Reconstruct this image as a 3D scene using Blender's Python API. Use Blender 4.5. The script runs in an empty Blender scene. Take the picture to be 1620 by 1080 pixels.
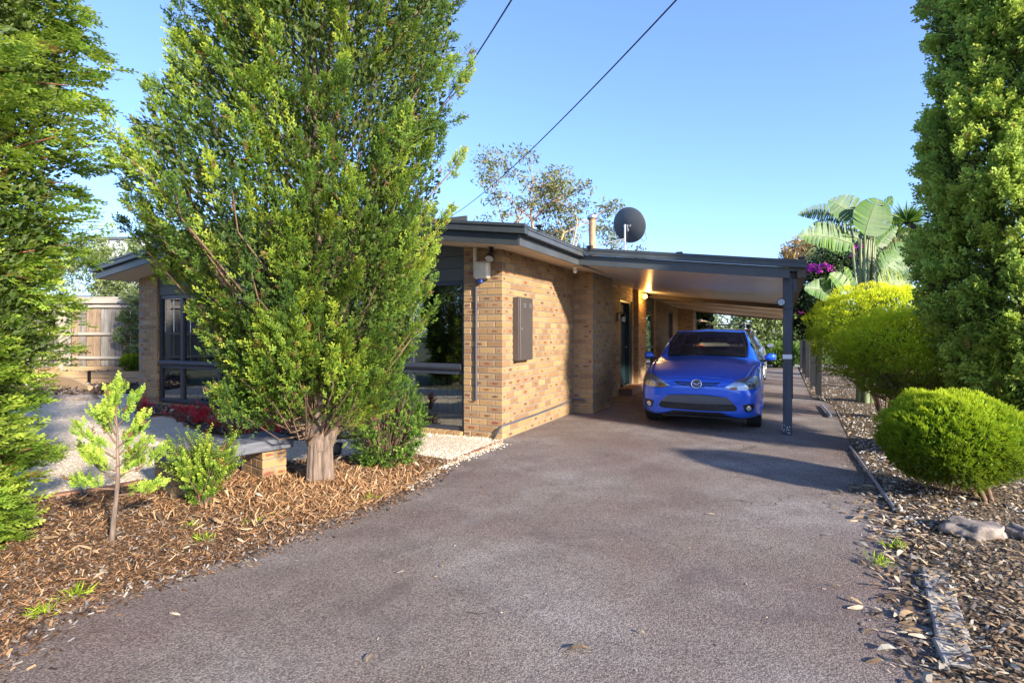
import bpy, bmesh, math, random
import numpy as np
from mathutils import Vector, Matrix, Euler
from mathutils.bvhtree import BVHTree
random.seed(7); rng = np.random.default_rng(7)
R = math.radians
scene = bpy.context.scene
COL = scene.collection

# ------------------------------------------------------------ camera, sky, sun, exposure
CAMH = 1.40; F = 855.0
cam_d = bpy.data.cameras.new('camera'); cam = bpy.data.objects.new('camera', cam_d); COL.objects.link(cam)
cam.location = (0, 0, CAMH); cam.rotation_euler = (R(90), 0, 0)
cam_d.sensor_width = 36; cam_d.lens = F / 1620 * 36; cam_d.shift_y = -14 / 1620
cam_d.clip_start = 0.05; cam_d.clip_end = 3000
scene.camera = cam
SUN_EL = R(21.0); SUN_DIR = Vector((0.65, -0.76, 0)).normalized()
world = bpy.data.worlds.new('World'); scene.world = world; world.use_nodes = True
wn = world.node_tree; wn.nodes.clear()
wo = wn.nodes.new('ShaderNodeOutputWorld'); wb = wn.nodes.new('ShaderNodeBackground'); sk = wn.nodes.new('ShaderNodeTexSky')
sk.sky_type = 'NISHITA'; sk.sun_disc = False; sk.sun_elevation = SUN_EL
sk.sun_rotation = math.atan2(SUN_DIR.x, SUN_DIR.y); sk.air_density = 0.8; sk.dust_density = 0.3; sk.ozone_density = 6.0
wb.inputs['Strength'].default_value = 0.15
gm = wn.nodes.new('ShaderNodeGamma'); gm.inputs[1].default_value = .82
tn = wn.nodes.new('ShaderNodeMix'); tn.data_type = 'RGBA'; tn.blend_type = 'MULTIPLY'; tn.inputs[0].default_value = 1; tn.inputs[7].default_value = (1.02, .975, 1.10, 1)
wn.links.new(sk.outputs[0], gm.inputs[0]); wn.links.new(gm.outputs[0], tn.inputs[6]); wn.links.new(tn.outputs[2], wb.inputs[0]); wn.links.new(wb.outputs[0], wo.inputs[0])
sd = bpy.data.lights.new('sun', 'SUN'); sun = bpy.data.objects.new('sun', sd); COL.objects.link(sun)
sd.energy = 3.6; sd.angle = R(3.0); sd.color = (1.0, 0.90, 0.76)
tosun = Vector((SUN_DIR.x * math.cos(SUN_EL), SUN_DIR.y * math.cos(SUN_EL), math.sin(SUN_EL)))
sun.rotation_euler = tosun.to_track_quat('Z', 'Y').to_euler()
scene.render.engine = 'CYCLES'
scene.view_settings.view_transform = 'Standard'; scene.view_settings.look = 'None'
scene.view_settings.gamma = 1.0; scene.view_settings.exposure = 1.75
scene.cycles.max_bounces = 8; scene.cycles.transparent_max_bounces = 12

# ------------------------------------------------------------ helpers
ANG = R(26.3)
U = Vector((math.cos(ANG), -math.sin(ANG), 0)); V = Vector((math.sin(ANG), math.cos(ANG), 0))
C0 = Vector((-0.125, 7.04, 0))
def H(x, y, z=0): return C0 + U * x + V * y + Vector((0, 0, z))
def G(px, py, z=0):
    Y = (CAMH - z) * F / (py - 526.0)
    return Vector(((px - 810) / F * Y, Y, z))
def AT(px, py, Y): return Vector(((px - 810) / F * Y, Y, CAMH + (526 - py) / F * Y))

def thing(name, label, cat, loc=(0, 0, 0), rotz=0, group=None, kind=None):
    o = bpy.data.objects.new(name, None); COL.objects.link(o)
    o.location = loc; o.rotation_euler = (0, 0, rotz); o.empty_display_size = .1
    tag(o, label, cat, group, kind); return o
def tag(o, label=None, cat=None, group=None, kind=None):
    if label: o['label'] = label
    if cat: o['category'] = cat
    if group: o['group'] = group
    if kind: o['kind'] = kind
    return o

def fast_mesh(name, verts, faces, attrs=None, smooth=False):
    """verts (N,3) array, faces (M,k) array (all the same k) or list"""
    me = bpy.data.meshes.new(name)
    verts = np.asarray(verts, dtype=np.float32)
    if isinstance(faces, np.ndarray):
        k = faces.shape[1]; m = faces.shape[0]
        me.vertices.add(len(verts)); me.vertices.foreach_set('co', verts.ravel())
        me.loops.add(m * k); me.loops.foreach_set('vertex_index', faces.astype(np.int32).ravel())
        me.polygons.add(m); me.polygons.foreach_set('loop_start', np.arange(0, m * k, k, dtype=np.int32))
        me.update(calc_edges=True)
    else:
        me.from_pydata([tuple(v) for v in verts.tolist()], [], faces); me.update()
    if attrs:
        for an, (dom, typ, data) in attrs.items():
            a = me.attributes.new(an, typ, dom)
            key = 'vector' if typ == 'FLOAT_VECTOR' else ('color' if typ == 'FLOAT_COLOR' else 'value')
            a.data.foreach_set(key, np.asarray(data, dtype=np.float32).ravel())
    me.polygons.foreach_set('use_smooth', np.full(len(me.polygons), smooth))
    return me
def link(name, me, m, parent=None, loc=None, rotz=None):
    o = bpy.data.objects.new(name, me); COL.objects.link(o)
    if m is not None and len(me.materials) == 0: me.materials.append(m)
    if parent is not None: o.parent = parent
    if loc is not None: o.location = loc
    if rotz is not None: o.rotation_euler = (0, 0, rotz)
    return o

class MB:
    def __init__(s): s.v = []; s.f = []; s.sm = False
    def add(s, vs, fs):
        b = len(s.v); s.v += [tuple(v) for v in vs]; s.f += [tuple(b + i for i in f) for f in fs]; return s
    def box(s, x0, x1, y0, y1, z0, z1):
        if x0 > x1: x0, x1 = x1, x0
        if y0 > y1: y0, y1 = y1, y0
        return s.add([(x0,y0,z0),(x1,y0,z0),(x1,y1,z0),(x0,y1,z0),(x0,y0,z1),(x1,y0,z1),(x1,y1,z1),(x0,y1,z1)],
                     [(0,3,2,1),(4,5,6,7),(0,1,5,4),(1,2,6,5),(2,3,7,6),(3,0,4,7)])
    def cbox(s, x0, x1, y0, y1, z0, z1, c=.006):
        v, f = chamf(x1 - x0, y1 - y0, z1 - z0, c)
        o = ((x0+x1)/2, (y0+y1)/2, (z0+z1)/2)
        return s.add([(a+o[0], b+o[1], d+o[2]) for a, b, d in v], f)
    def prism(s, pts, ax, a0, a1):
        """polygon pts in plane normal to axis ax, extruded a0..a1"""
        n = len(pts)
        def P(p, a):
            return {'x': (a, p[0], p[1]), 'y': (p[0], a, p[1]), 'z': (p[0], p[1], a)}[ax]
        return s.add([P(p, a0) for p in pts] + [P(p, a1) for p in pts],
                     [tuple(range(n)), tuple(range(2*n-1, n-1, -1))] + [(i, i+n, (i+1) % n + n, (i+1) % n) for i in range(n)])
    def tube(s, pts, r, n=6, cap=True):
        pts = [Vector(p) for p in pts]; m = len(pts)
        rs = r if hasattr(r, '__len__') else [r] * m
        vs = []; ref = None
        for i, p in enumerate(pts):
            d = (pts[min(i+1, m-1)] - pts[max(i-1, 0)])
            if d.length < 1e-9: d = Vector((0, 0, 1))
            d.normalize()
            if ref is None: ref = d.orthogonal().normalized()
            a = (ref - d * ref.dot(d))
            if a.length < 1e-6: a = d.orthogonal()
            a.normalize(); ref = a; b = d.cross(a)
            for k in range(n):
                t = 2 * math.pi * k / n
                vs.append(p + (a * math.cos(t) + b * math.sin(t)) * rs[i])
        fs = [(i*n+k, i*n+(k+1) % n, (i+1)*n+(k+1) % n, (i+1)*n+k) for i in range(m-1) for k in range(n)]
        if cap: fs += [tuple(range(n-1, -1, -1)), tuple(range((m-1)*n, m*n))]
        return s.add(vs, fs)
    def lathe(s, prof, n=24, o=(0, 0, 0), ax='z'):
        vs = []
        for r, z in prof:
            for k in range(n):
                t = 2*math.pi*k/n; a, b = r*math.cos(t), r*math.sin(t)
                q = {'z': (a, b, z), 'y': (a, z, b), 'x': (z, a, b)}[ax]
                vs.append((q[0]+o[0], q[1]+o[1], q[2]+o[2]))
        m = len(prof)
        fs = [(i*n+k, i*n+(k+1) % n, (i+1)*n+(k+1) % n, (i+1)*n+k) for i in range(m-1) for k in range(n)]
        fs += [tuple(range(n-1, -1, -1)), tuple(range((m-1)*n, m*n))]
        return s.add(vs, fs)
    def build(s, name, m, parent=None, smooth=False, loc=None, rotz=None):
        me = bpy.data.meshes.new(name); me.from_pydata(s.v, [], s.f); me.update()
        bm = bmesh.new(); bm.from_mesh(me); bmesh.ops.recalc_face_normals(bm, faces=bm.faces); bm.to_mesh(me); bm.free()
        me.polygons.foreach_set('use_smooth', np.full(len(me.polygons), smooth))
        return link(name, me, m, parent, loc, rotz)

def chamf(lx, ly, lz, c):
    hx, hy, hz = lx/2, ly/2, lz/2; c = min(c, hx*.45, hy*.45, hz*.45)
    vs = []; idx = {}
    for sx in (-1, 1):
        for sy in (-1, 1):
            for sz in (-1, 1):
                for a in range(3):
                    p = [sx*(hx-c), sy*(hy-c), sz*(hz-c)]; p[a] = (sx*hx, sy*hy, sz*hz)[a]
                    idx[(sx, sy, sz, a)] = len(vs); vs.append(tuple(p))
    fs = []
    for a in range(3):
        b, c2 = (a+1) % 3, (a+2) % 3
        for sa in (-1, 1):
            q = []
            for sb, sc in ((-1,-1),(1,-1),(1,1),(-1,1)):
                t = [0, 0, 0]; t[a] = sa; t[b] = sb; t[c2] = sc; q.append(idx[(t[0], t[1], t[2], a)])
            fs.append(tuple(q) if sa > 0 else tuple(reversed(q)))
        for sb in (-1, 1):
            for sc in (-1, 1):
                t0 = [0,0,0]; t0[b] = sb; t0[c2] = sc; t1 = list(t0); t0[a] = -1; t1[a] = 1
                q = (idx[(*t0, b)], idx[(*t1, b)], idx[(*t1, c2)], idx[(*t0, c2)])
                fs.append(q if sb*sc < 0 else tuple(reversed(q)))
    for sx in (-1, 1):
        for sy in (-1, 1):
            for sz in (-1, 1):
                q = tuple(idx[(sx, sy, sz, a)] for a in range(3)); fs.append(q if sx*sy*sz > 0 else tuple(reversed(q)))
    return vs, fs

# ------------------------------------------------------------ materials
class N:
    def __init__(s, m): s.m = m; s.t = m.node_tree; s.n = s.t.nodes; s.l = s.t.links
    def new(s, t, **kw):
        n = s.n.new(t)
        for k, v in kw.items(): setattr(n, k, v)
        return n
    def lk(s, a, b): s.l.new(a, b)
    def noise(s, scale, detail=4, rough=.6, vec=None, dist=0):
        n = s.new('ShaderNodeTexNoise'); n.inputs['Scale'].default_value = scale; n.inputs['Detail'].default_value = detail
        n.inputs['Roughness'].default_value = rough; n.inputs['Distortion'].default_value = dist
        if vec is not None: s.lk(vec, n.inputs['Vector'])
        return n.outputs[0]
    def ramp(s, fac, stops):
        r = s.new('ShaderNodeValToRGB'); e = r.color_ramp.elements
        while len(e) > 2: e.remove(e[-1])
        for i, (p, c) in enumerate(stops):
            el = e[i] if i < 2 else e.new(p)
            el.position = p; el.color = (*c, 1) if len(c) == 3 else c
        s.lk(fac, r.inputs[0]); return r.outputs[0]
    def mix(s, fac, a, b, mode='MIX'):
        m = s.new('ShaderNodeMix', data_type='RGBA', blend_type=mode)
        for inp, v in ((0, fac), (6, a), (7, b)):
            if hasattr(v, 'is_linked') or hasattr(v, 'links'): s.lk(v, m.inputs[inp])
            else: m.inputs[inp].default_value = (v if inp == 0 else (*v, 1))
        return m.outputs[2]
    def math(s, op, a, b=None, c=None):
        m = s.new('ShaderNodeMath', operation=op)
        for i, v in enumerate((a, b, c)):
            if v is None: continue
            if hasattr(v, 'links'): s.lk(v, m.inputs[i])
            else: m.inputs[i].default_value = v
        return m.outputs[0]
    def bump(s, h, strength=.5, dist=.01, nrm=None):
        b = s.new('ShaderNodeBump'); b.inputs['Strength'].default_value = strength; b.inputs['Distance'].default_value = dist
        s.lk(h, b.inputs['Height'])
        if nrm is not None: s.lk(nrm, b.inputs['Normal'])
        return b.outputs[0]
    def obj(s): return s.new('ShaderNodeTexCoord').outputs['Object']
    def pos(s): return s.new('ShaderNodeNewGeometry').outputs['Position']
    def attr(s, name): return s.new('ShaderNodeAttribute', attribute_name=name)
def newmat(name):
    m = bpy.data.materials.new(name); m.use_nodes = True; k = N(m); k.n.clear()
    p = k.new('ShaderNodeBsdfPrincipled'); o = k.new('ShaderNodeOutputMaterial'); k.lk(p.outputs[0], o.inputs[0])
    return m, k, p, o
def hexc(h):
    c = [int(h[i:i+2], 16)/255 for i in (0, 2, 4)]
    return tuple((x/12.92 if x <= .04045 else ((x+.055)/1.055)**2.4) for x in c)
def simple(name, col, rough=.6, metal=0, var=.25, vs=6, bump=0, bs=60, coat=0, stretch=None, spec=.5):
    m, k, p, o = newmat(name)
    vec = k.obj()
    if stretch:
        mp = k.new('ShaderNodeMapping'); mp.inputs['Scale'].default_value = stretch; k.lk(vec, mp.inputs[0]); vec = mp.outputs[0]
    n = k.noise(vs, 6, .65, vec)
    dark = tuple(c*(1-var) for c in col); lite = tuple(min(1, c*(1+var)) for c in col)
    c = k.ramp(n, [(.3, dark), (.7, lite)]); k.lk(c, p.inputs['Base Color'])
    p.inputs['Roughness'].default_value = rough; p.inputs['Metallic'].default_value = metal
    p.inputs['Coat Weight'].default_value = coat; p.inputs['Specular IOR Level'].default_value = spec
    if bump: k.lk(k.bump(k.noise(bs, 5, .6, vec), bump, .004), p.inputs['Normal'])
    return m
def glassmat(name, tint=(.8, .85, .85), refl=.12):
    m = bpy.data.materials.new(name); m.use_nodes = True; k = N(m); k.n.clear()
    o = k.new('ShaderNodeOutputMaterial'); mx = k.new('ShaderNodeMixShader'); tr = k.new('ShaderNodeBsdfTransparent'); g = k.new('ShaderNodeBsdfGlossy')
    tr.inputs[0].default_value = (*tint, 1); g.inputs['Roughness'].default_value = .01; g.inputs[0].default_value = (.95, .97, 1, 1)
    fr = k.new('ShaderNodeFresnel'); fr.inputs[0].default_value = 1.6
    f = k.math('ADD', fr.outputs[0], refl); k.lk(f, mx.inputs[0]); k.lk(tr.outputs[0], mx.inputs[1]); k.lk(g.outputs[0], mx.inputs[2]); k.lk(mx.outputs[0], o.inputs[0])
    return m
def foliage(name, deep, mid, tip, transl=.25, rough=.55, brown=None, w=(.25, .45, .38), rp=(.12, .5, .95)):
    """col attribute: r random per spray, g towards the tip (new growth), b per plume"""
    m, k, p, o = newmat(name)
    a = k.attr('col'); sp = k.new('ShaderNodeSeparateColor'); k.lk(a.outputs['Color'], sp.inputs[0])
    f = k.math('ADD', k.math('MULTIPLY', sp.outputs[1], w[1]), k.math('ADD', k.math('MULTIPLY', sp.outputs[0], w[0]), k.math('MULTIPLY', sp.outputs[2], w[2])))
    c = k.ramp(f, [(rp[0], deep), (rp[1], mid), (rp[2], tip)])
    if brown is not None:
        c = k.mix(k.math('GREATER_THAN', sp.outputs[0], .965), c, brown)
    k.lk(c, p.inputs['Base Color']); p.inputs['Roughness'].default_value = rough; p.inputs['Specular IOR Level'].default_value = .25
    t = k.new('ShaderNodeBsdfTranslucent'); k.lk(k.mix(.5, c, tip), t.inputs[0])
    mx = k.new('ShaderNodeMixShader'); mx.inputs[0].default_value = transl
    k.lk(p.outputs[0], mx.inputs[1]); k.lk(t.outputs[0], mx.inputs[2]); k.lk(mx.outputs[0], o.inputs[0])
    return m
def rampattr(name, stops, rough=.8, transl=0):
    """flat pieces coloured by their own random number in col.r"""
    m, k, p, o = newmat(name)
    a = k.attr('col'); sp = k.new('ShaderNodeSeparateColor'); k.lk(a.outputs['Color'], sp.inputs[0])
    c = k.ramp(sp.outputs[0], stops); k.lk(c, p.inputs['Base Color']); p.inputs['Roughness'].default_value = rough
    p.inputs['Specular IOR Level'].default_value = .2
    return m

def brick_material():
    m, k, p, o = newmat('brick_clay')
    bl = k.attr('bl').outputs['Vector']; br = k.attr('br').outputs['Fac']
    pos = k.pos()
    base = k.ramp(br, [(0, (.32, .20, .085)), (.3, (.375, .25, .11)), (.5, (.29, .175, .08)), (.62, (.21, .13, .07)), (.8, (.40, .28, .13)), (1, (.24, .15, .08))])
    n1 = k.noise(35, 5, .7, pos); base = k.mix(k.math('MULTIPLY', n1, .5), base, (.30, .17, .09))
    nd = k.noise(45, 4, .6, pos)
    ln = k.new('ShaderNodeVectorMath', operation='LENGTH'); k.lk(bl, ln.inputs[0])
    d = k.math('ADD', ln.outputs['Value'], k.math('MULTIPLY', k.math('SUBTRACT', nd, .5), 1.6))
    r2 = k.math('FRACT', k.math('MULTIPLY', br, 37.7))
    thr = k.math('MULTIPLY', k.math('SUBTRACT', r2, .36), 1.15)   # presence and size of the iron spot
    msk = k.new('ShaderNodeMapRange'); msk.interpolation_type = 'SMOOTHSTEP'
    k.lk(k.math('SUBTRACT', d, thr), msk.inputs['Value']); msk.inputs['From Min'].default_value = -.15; msk.inputs['From Max'].default_value = .3
    msk.inputs['To Min'].default_value = 1; msk.inputs['To Max'].default_value = 0
    spotc = k.ramp(k.math('FRACT', k.math('MULTIPLY', br, 11.3)), [(0, (.19, .05, .03)), (.5, (.10, .05, .05)), (.8, (.06, .05, .06)), (1, (.22, .09, .04))])
    c = k.mix(k.math('MULTIPLY', msk.outputs[0], .85), base, spotc)
    spk = k.math('GREATER_THAN', k.noise(220, 2, .5, pos), .66)
    c = k.mix(k.math('MULTIPLY', spk, .55), c, (.12, .06, .035))
    k.lk(c, p.inputs['Base Color']); p.inputs['Roughness'].default_value = .8; p.inputs['Specular IOR Level'].default_value = .25
    k.lk(k.bump(k.noise(120, 6, .7, pos), .55, .004), p.inputs['Normal'])
    return m
MT = {}
MT['brick'] = brick_material()
MT['mortar'] = simple('mortar', (.215, .19, .165), .95, var=.25, vs=40, bump=.5, bs=300)
MT['mulch_brick'] = simple('old_brick', (.26, .13, .075), .9, var=.35, vs=14, bump=.5, bs=120)
MT['charcoal'] = simple('charcoal_paint', (.040, .047, .050), .42, var=.18, vs=5, bump=.08, bs=40)
MT['fascia_lit'] = simple('charcoal_lit_side', (.066, .072, .076), .36, metal=.0, var=.2, vs=3)  # charcoal trim made lighter: glancing light on the side put into the colour
MT['cream'] = simple('cream_soffit', (.62, .50, .36), .7, var=.08, vs=4)
MT['cream_plastic'] = simple('cream_plastic', (.62, .56, .42), .4, var=.1, vs=12)
MT['ceiling'] = simple('ceiling_sheet', (.60, .55, .50), .30, var=.08, vs=3)
MT['tan'] = simple('tan_sheet', (.56, .42, .27), .45, var=.12, vs=4)
MT['beam'] = simple('dark_beam', (.10, .075, .055), .6, var=.2, vs=10)
MT['post'] = simple('post_paint', (.055, .06, .075), .5, var=.3, vs=9, bump=.25, bs=50, stretch=(1, 1, .2))
MT['black_post'] = simple('black_post_paint', (.018, .019, .022), .55, var=.3, vs=9)
MT['board'] = simple('weatherboard_paint', (.065, .07, .062), .6, var=.15, vs=10, stretch=(1, 8, 8))
MT['frame'] = simple('window_frame_paint', (.028, .033, .045), .4, var=.15)
MT['glass'] = glassmat('window_glass', (.62, .66, .64), .16)
MT['room'] = simple('room_wall', (.10, .09, .075), .9)
MT['dark'] = simple('dark_void', (.012, .012, .012), .9)
MT['door'] = simple('door_paint', (.010, .022, .026), .35, var=.2)
MT['curtain'] = simple('sheer_curtain', (.74, .75, .77), .9, var=.25, vs=5, stretch=(6, 1, .6))
MT['blind'] = simple('roller_blind', (.42, .39, .24), .8, var=.1)
MT['steel'] = simple('galvanised_steel', (.42, .43, .44), .4, metal=.7, var=.2, vs=15)
MT['rust'] = simple('rusty_flue', (.42, .25, .13), .6, metal=.35, var=.5, vs=7, stretch=(4, 4, .8))
MT['dish'] = simple('dish_grey', (.075, .085, .095), .5, var=.12)
MT['meter'] = simple('meter_box_paint', (.085, .07, .062), .38, metal=.2, var=.1)
MT['pipe'] = simple('grey_conduit', (.075, .08, .10), .45, var=.15)
MT['blue_plug'] = simple('blue_plug', (.02, .07, .32), .4)
MT['black'] = simple('black_plastic', (.012, .012, .013), .4)
MT['white'] = simple('white_tape', (.75, .75, .76), .5, var=.06)
MT['cord'] = simple('cable_black', (.02, .02, .022), .6)
MT['wood_old'] = simple('weathered_timber', (.22, .19, .155), .85, var=.5, vs=5, bump=.7, bs=30, stretch=(1, 10, 10))
MT['wood_top'] = simple('weathered_seat', (.115, .12, .14), .75, var=.4, vs=5, bump=.5, bs=25, stretch=(1, 9, 9))
MT['sleeper'] = simple('pine_sleeper', (.40, .275, .15), .8, var=.28, vs=4, bump=.4, bs=30, stretch=(.6, 9, 9))
MT['rail'] = simple('fence_rail', (.36, .32, .26), .85, var=.25, vs=5, bump=.3, bs=30, stretch=(.6, 9, 9))
MT['paling'] = [simple('paling_grey', (.19, .17, .145), .9, var=.55, vs=4, bump=.4, bs=30, stretch=(8, 8, .7)),
                simple('paling_brown', (.25, .175, .11), .9, var=.5, vs=4, bump=.4, bs=30, stretch=(8, 8, .7)),
                simple('paling_pale', (.26, .24, .205), .9, var=.5, vs=3, bump=.4, bs=30, stretch=(8, 8, .7))]
MT['bark'] = simple('stringy_bark', (.175, .125, .092), .95, var=.65, vs=9, bump=1.0, bs=22, stretch=(5, 5, .45))
MT['bark_dark'] = simple('dark_bark', (.085, .06, .045), .95, var=.5, vs=9, bump=.6, bs=30, stretch=(4, 4, .5))
MT['twig'] = simple('brown_twig', (.17, .105, .065), .9, var=.4, vs=20)
MT['twig_red'] = simple('red_brown_stem', (.22, .08, .045), .8, var=.3, vs=20)
MT['gumbark'] = simple('gum_bark', (.42, .27, .17), .8, var=.4, vs=5)
MT['concrete'] = simple('concrete', (.32, .29, .26), .9, var=.3, vs=8, bump=.5, bs=60)
MT['rock'] = simple('rock', (.22, .18, .15), .95, var=.75, vs=11, bump=1, bs=38)
MT['roofmetal'] = simple('roof_metal', (.055, .06, .065), .45, var=.15)
MT['bulb'] = None
m, k, p, o = newmat('amber_bulb'); p.inputs['Base Color'].default_value = (1, .5, .1, 1); p.inputs['Emission Color'].default_value = (1, .42, .05, 1); p.inputs['Emission Strength'].default_value = 14; MT['bulb'] = m
m, k, p, o = newmat('lamp_lens'); p.inputs['Base Color'].default_value = (.42, .42, .39, 1); p.inputs['Roughness'].default_value = .12; MT['lens'] = m

# ground materials -------------------------------------------------------
def asphalt():
    m, k, p, o = newmat('asphalt')
    pos = k.pos()
    v = k.new('ShaderNodeTexVoronoi'); v.inputs['Scale'].default_value = 135; k.lk(pos, v.inputs['Vector'])
    v2 = k.new('ShaderNodeTexVoronoi'); v2.inputs['Scale'].default_value = 60; k.lk(pos, v2.inputs['Vector'])
    big = k.noise(.55, 5, .6, pos); med = k.noise(2.3, 5, .6, pos); fin = k.noise(190, 3, .6, pos)
    tone = k.ramp(big, [(.34, (.215, .155, .132)), (.5, (.262, .215, .188)), (.66, (.360, .325, .295))])
    tone = k.mix(k.math('MULTIPLY', k.ramp(med, [(.42, (0, 0, 0)), (.7, (1, 1, 1))]), .40), tone, (.11, .086, .084))
    warm = k.noise(.9, 3, .5, pos, 1.0)
    tone = k.mix(k.math('MULTIPLY', k.ramp(warm, [(.5, (0, 0, 0)), (.75, (1, 1, 1))]), .40), tone, (.25, .205, .16))
    sep = k.new('ShaderNodeSeparateColor'); k.lk(v.outputs['Color'], sep.inputs[0])
    g = k.ramp(sep.outputs[0], [(0, (.62, .61, .62)), (.5, (1, 1, 1)), (1, (1.42, 1.40, 1.36))])
    c = k.mix(1.0, tone, g, 'MULTIPLY')
    pit = k.ramp(v.outputs['Distance'], [(.25, (1, 1, 1)), (.75, (.36, .34, .34))]); c = k.mix(.75, c, pit, 'MULTIPLY')
    pl = k.math('GREATER_THAN', fin, .74); c = k.mix(k.math('MULTIPLY', pl, .6), c, (.42, .40, .36))
    # old pale patches where the surface was scrubbed
    wp = k.noise(1.7, 4, .55, pos, .6); mw = k.ramp(wp, [(.60, (0, 0, 0)), (.74, (1, 1, 1))]); c = k.mix(k.math('MULTIPLY', mw, .38), c, (.30, .28, .27))
    ms = k.noise(3.1, 6, .7, pos, .8); c = k.mix(k.math('MULTIPLY', k.ramp(ms, [(.66, (0, 0, 0)), (.74, (1, 1, 1))]), .45), c, (.16, .14, .045))
    st = k.noise(1.1, 5, .6, pos, 1.5); c = k.mix(k.math('MULTIPLY', k.ramp(st, [(.57, (0, 0, 0)), (.70, (1, 1, 1))]), .55), c, (.10, .075, .07))
    cv = k.new('ShaderNodeTexVoronoi', feature='DISTANCE_TO_EDGE'); cv.inputs['Scale'].default_value = .55
    wv = k.new('ShaderNodeVectorMath', operation='ADD'); nv = k.new('ShaderNodeTexNoise'); nv.inputs['Scale'].default_value = 2.2; nv.inputs['Detail'].default_value = 6; k.lk(pos, nv.inputs['Vector'])
    k.lk(pos, wv.inputs[0]); k.lk(nv.outputs['Color'], wv.inputs[1]); k.lk(wv.outputs[0], cv.inputs['Vector'])
    ck = k.math('MULTIPLY', k.math('LESS_THAN', cv.outputs['Distance'], .0035), k.math('GREATER_THAN', k.noise(.7, 2, .5, pos), .55)); c = k.mix(k.math('MULTIPLY', ck, .7), c, (.03, .024, .022))
    k.lk(c, p.inputs['Base Color']); p.inputs['Roughness'].default_value = .85; p.inputs['Specular IOR Level'].default_value = .3
    h = k.math('ADD', k.math('MULTIPLY', v.outputs['Distance'], -1), k.math('MULTIPLY', v2.outputs['Distance'], -.6))
    k.lk(k.bump(h, .45, .004), p.inputs['Normal'])
    return m
def groundmat(name, c1, c2, c3, s1, bs, bump=.8):
    m, k, p, o = newmat(name); pos = k.pos()
    v = k.new('ShaderNodeTexVoronoi'); v.inputs['Scale'].default_value = bs; k.lk(pos, v.inputs['Vector'])
    sep = k.new('ShaderNodeSeparateColor'); k.lk(v.outputs['Color'], sep.inputs[0])
    c = k.ramp(sep.outputs[0], [(0, c1), (.5, c2), (1, c3)])
    n = k.noise(s1, 5, .6, pos); c = k.mix(k.math('MULTIPLY', n, .6), c, c1)
    k.lk(c, p.inputs['Base Color']); p.inputs['Roughness'].default_value = .95; p.inputs['Specular IOR Level'].default_value = .15
    k.lk(k.bump(v.outputs['Distance'], bump, .012), p.inputs['Normal'])
    return m
MT['asphalt'] = asphalt()
MT['gravel'] = groundmat('pale_gravel', (.50, .40, .27), (.70, .58, .42), (.82, .72, .56), 2.5, 75)
MT['mulchbase'] = groundmat('bark_mulch', (.06, .035, .02), (.17, .09, .045), (.30, .16, .07), 2, 60, 1)
MT['litterbase'] = groundmat('leaf_litter_soil', (.07, .05, .035), (.16, .115, .07), (.26, .20, .13), 3, 50, 1)
MT['grass'] = groundmat('lawn', (.05, .09, .015), (.11, .17, .03), (.20, .26, .06), 1.5, 30)
MT['soil'] = groundmat('plain_ground', (.06, .07, .03), (.10, .10, .05), (.14, .13, .07), .4, 5)

# ------------------------------------------------------------ ground sheets
def clip_sheet(name, pts, z, step, mat_, hfn=None, kind='structure', margin=.12):
    """pts: world xy outline; a sheet cut into a grid and gently mounded"""
    bm = bmesh.new(); vs = [bm.verts.new((p[0], p[1], z)) for p in pts]; bm.faces.new(vs)
    xs = [p[0] for p in pts]; ys = [p[1] for p in pts]
    for a, lo, hi, nrm in ((0, min(xs), max(xs), (1, 0, 0)), (1, min(ys), max(ys), (0, 1, 0))):
        n = min(130, int((hi - lo) / step)); st = (hi - lo) / max(n, 1)
        for i in range(1, n):
            co = [0, 0, 0]; co[a] = lo + i * st
            bmesh.ops.bisect_plane(bm, geom=bm.verts[:] + bm.edges[:] + bm.faces[:], plane_co=co, plane_no=nrm)
    if hfn:
        P = [Vector((p[0], p[1])) for p in pts]
        for v in bm.verts:
            q = Vector((v.co.x, v.co.y)); d = 1e9
            for i in range(len(P)):
                a, b = P[i], P[(i+1) % len(P)]; ab = b - a
                t = max(0, min(1, (q - a).dot(ab) / max(ab.dot(ab), 1e-9))); d = min(d, (q - a - ab * t).length)
            v.co.z += hfn(q.x, q.y) * min(1, d / margin)
    bmesh.ops.recalc_face_normals(bm, faces=bm.faces)
    me = bpy.data.meshes.new(name); bm.to_mesh(me); bm.free()
    for q in me.polygons: q.use_smooth = True
    if len(me.polygons) and me.polygons[0].normal.z < 0: me.flip_normals()
    o = link(name, me, mat_)
    if kind: o['kind'] = kind
    return o
def gp(*pp): return [tuple(G(x, y)[:2]) for x, y in pp]
def nz(x, y, s=1.0):
    return math.sin(x*3.1*s+1.3)*math.cos(y*2.7*s) * .5 + math.sin(x*7.3*s+y*5.1*s) * .3 + math.cos(y*11*s-x*4*s) * .2
clip_sheet('ground', [(-600, -60), (600, -60), (600, 900), (-600, 900)], -.06, 60, MT['soil'])

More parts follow.
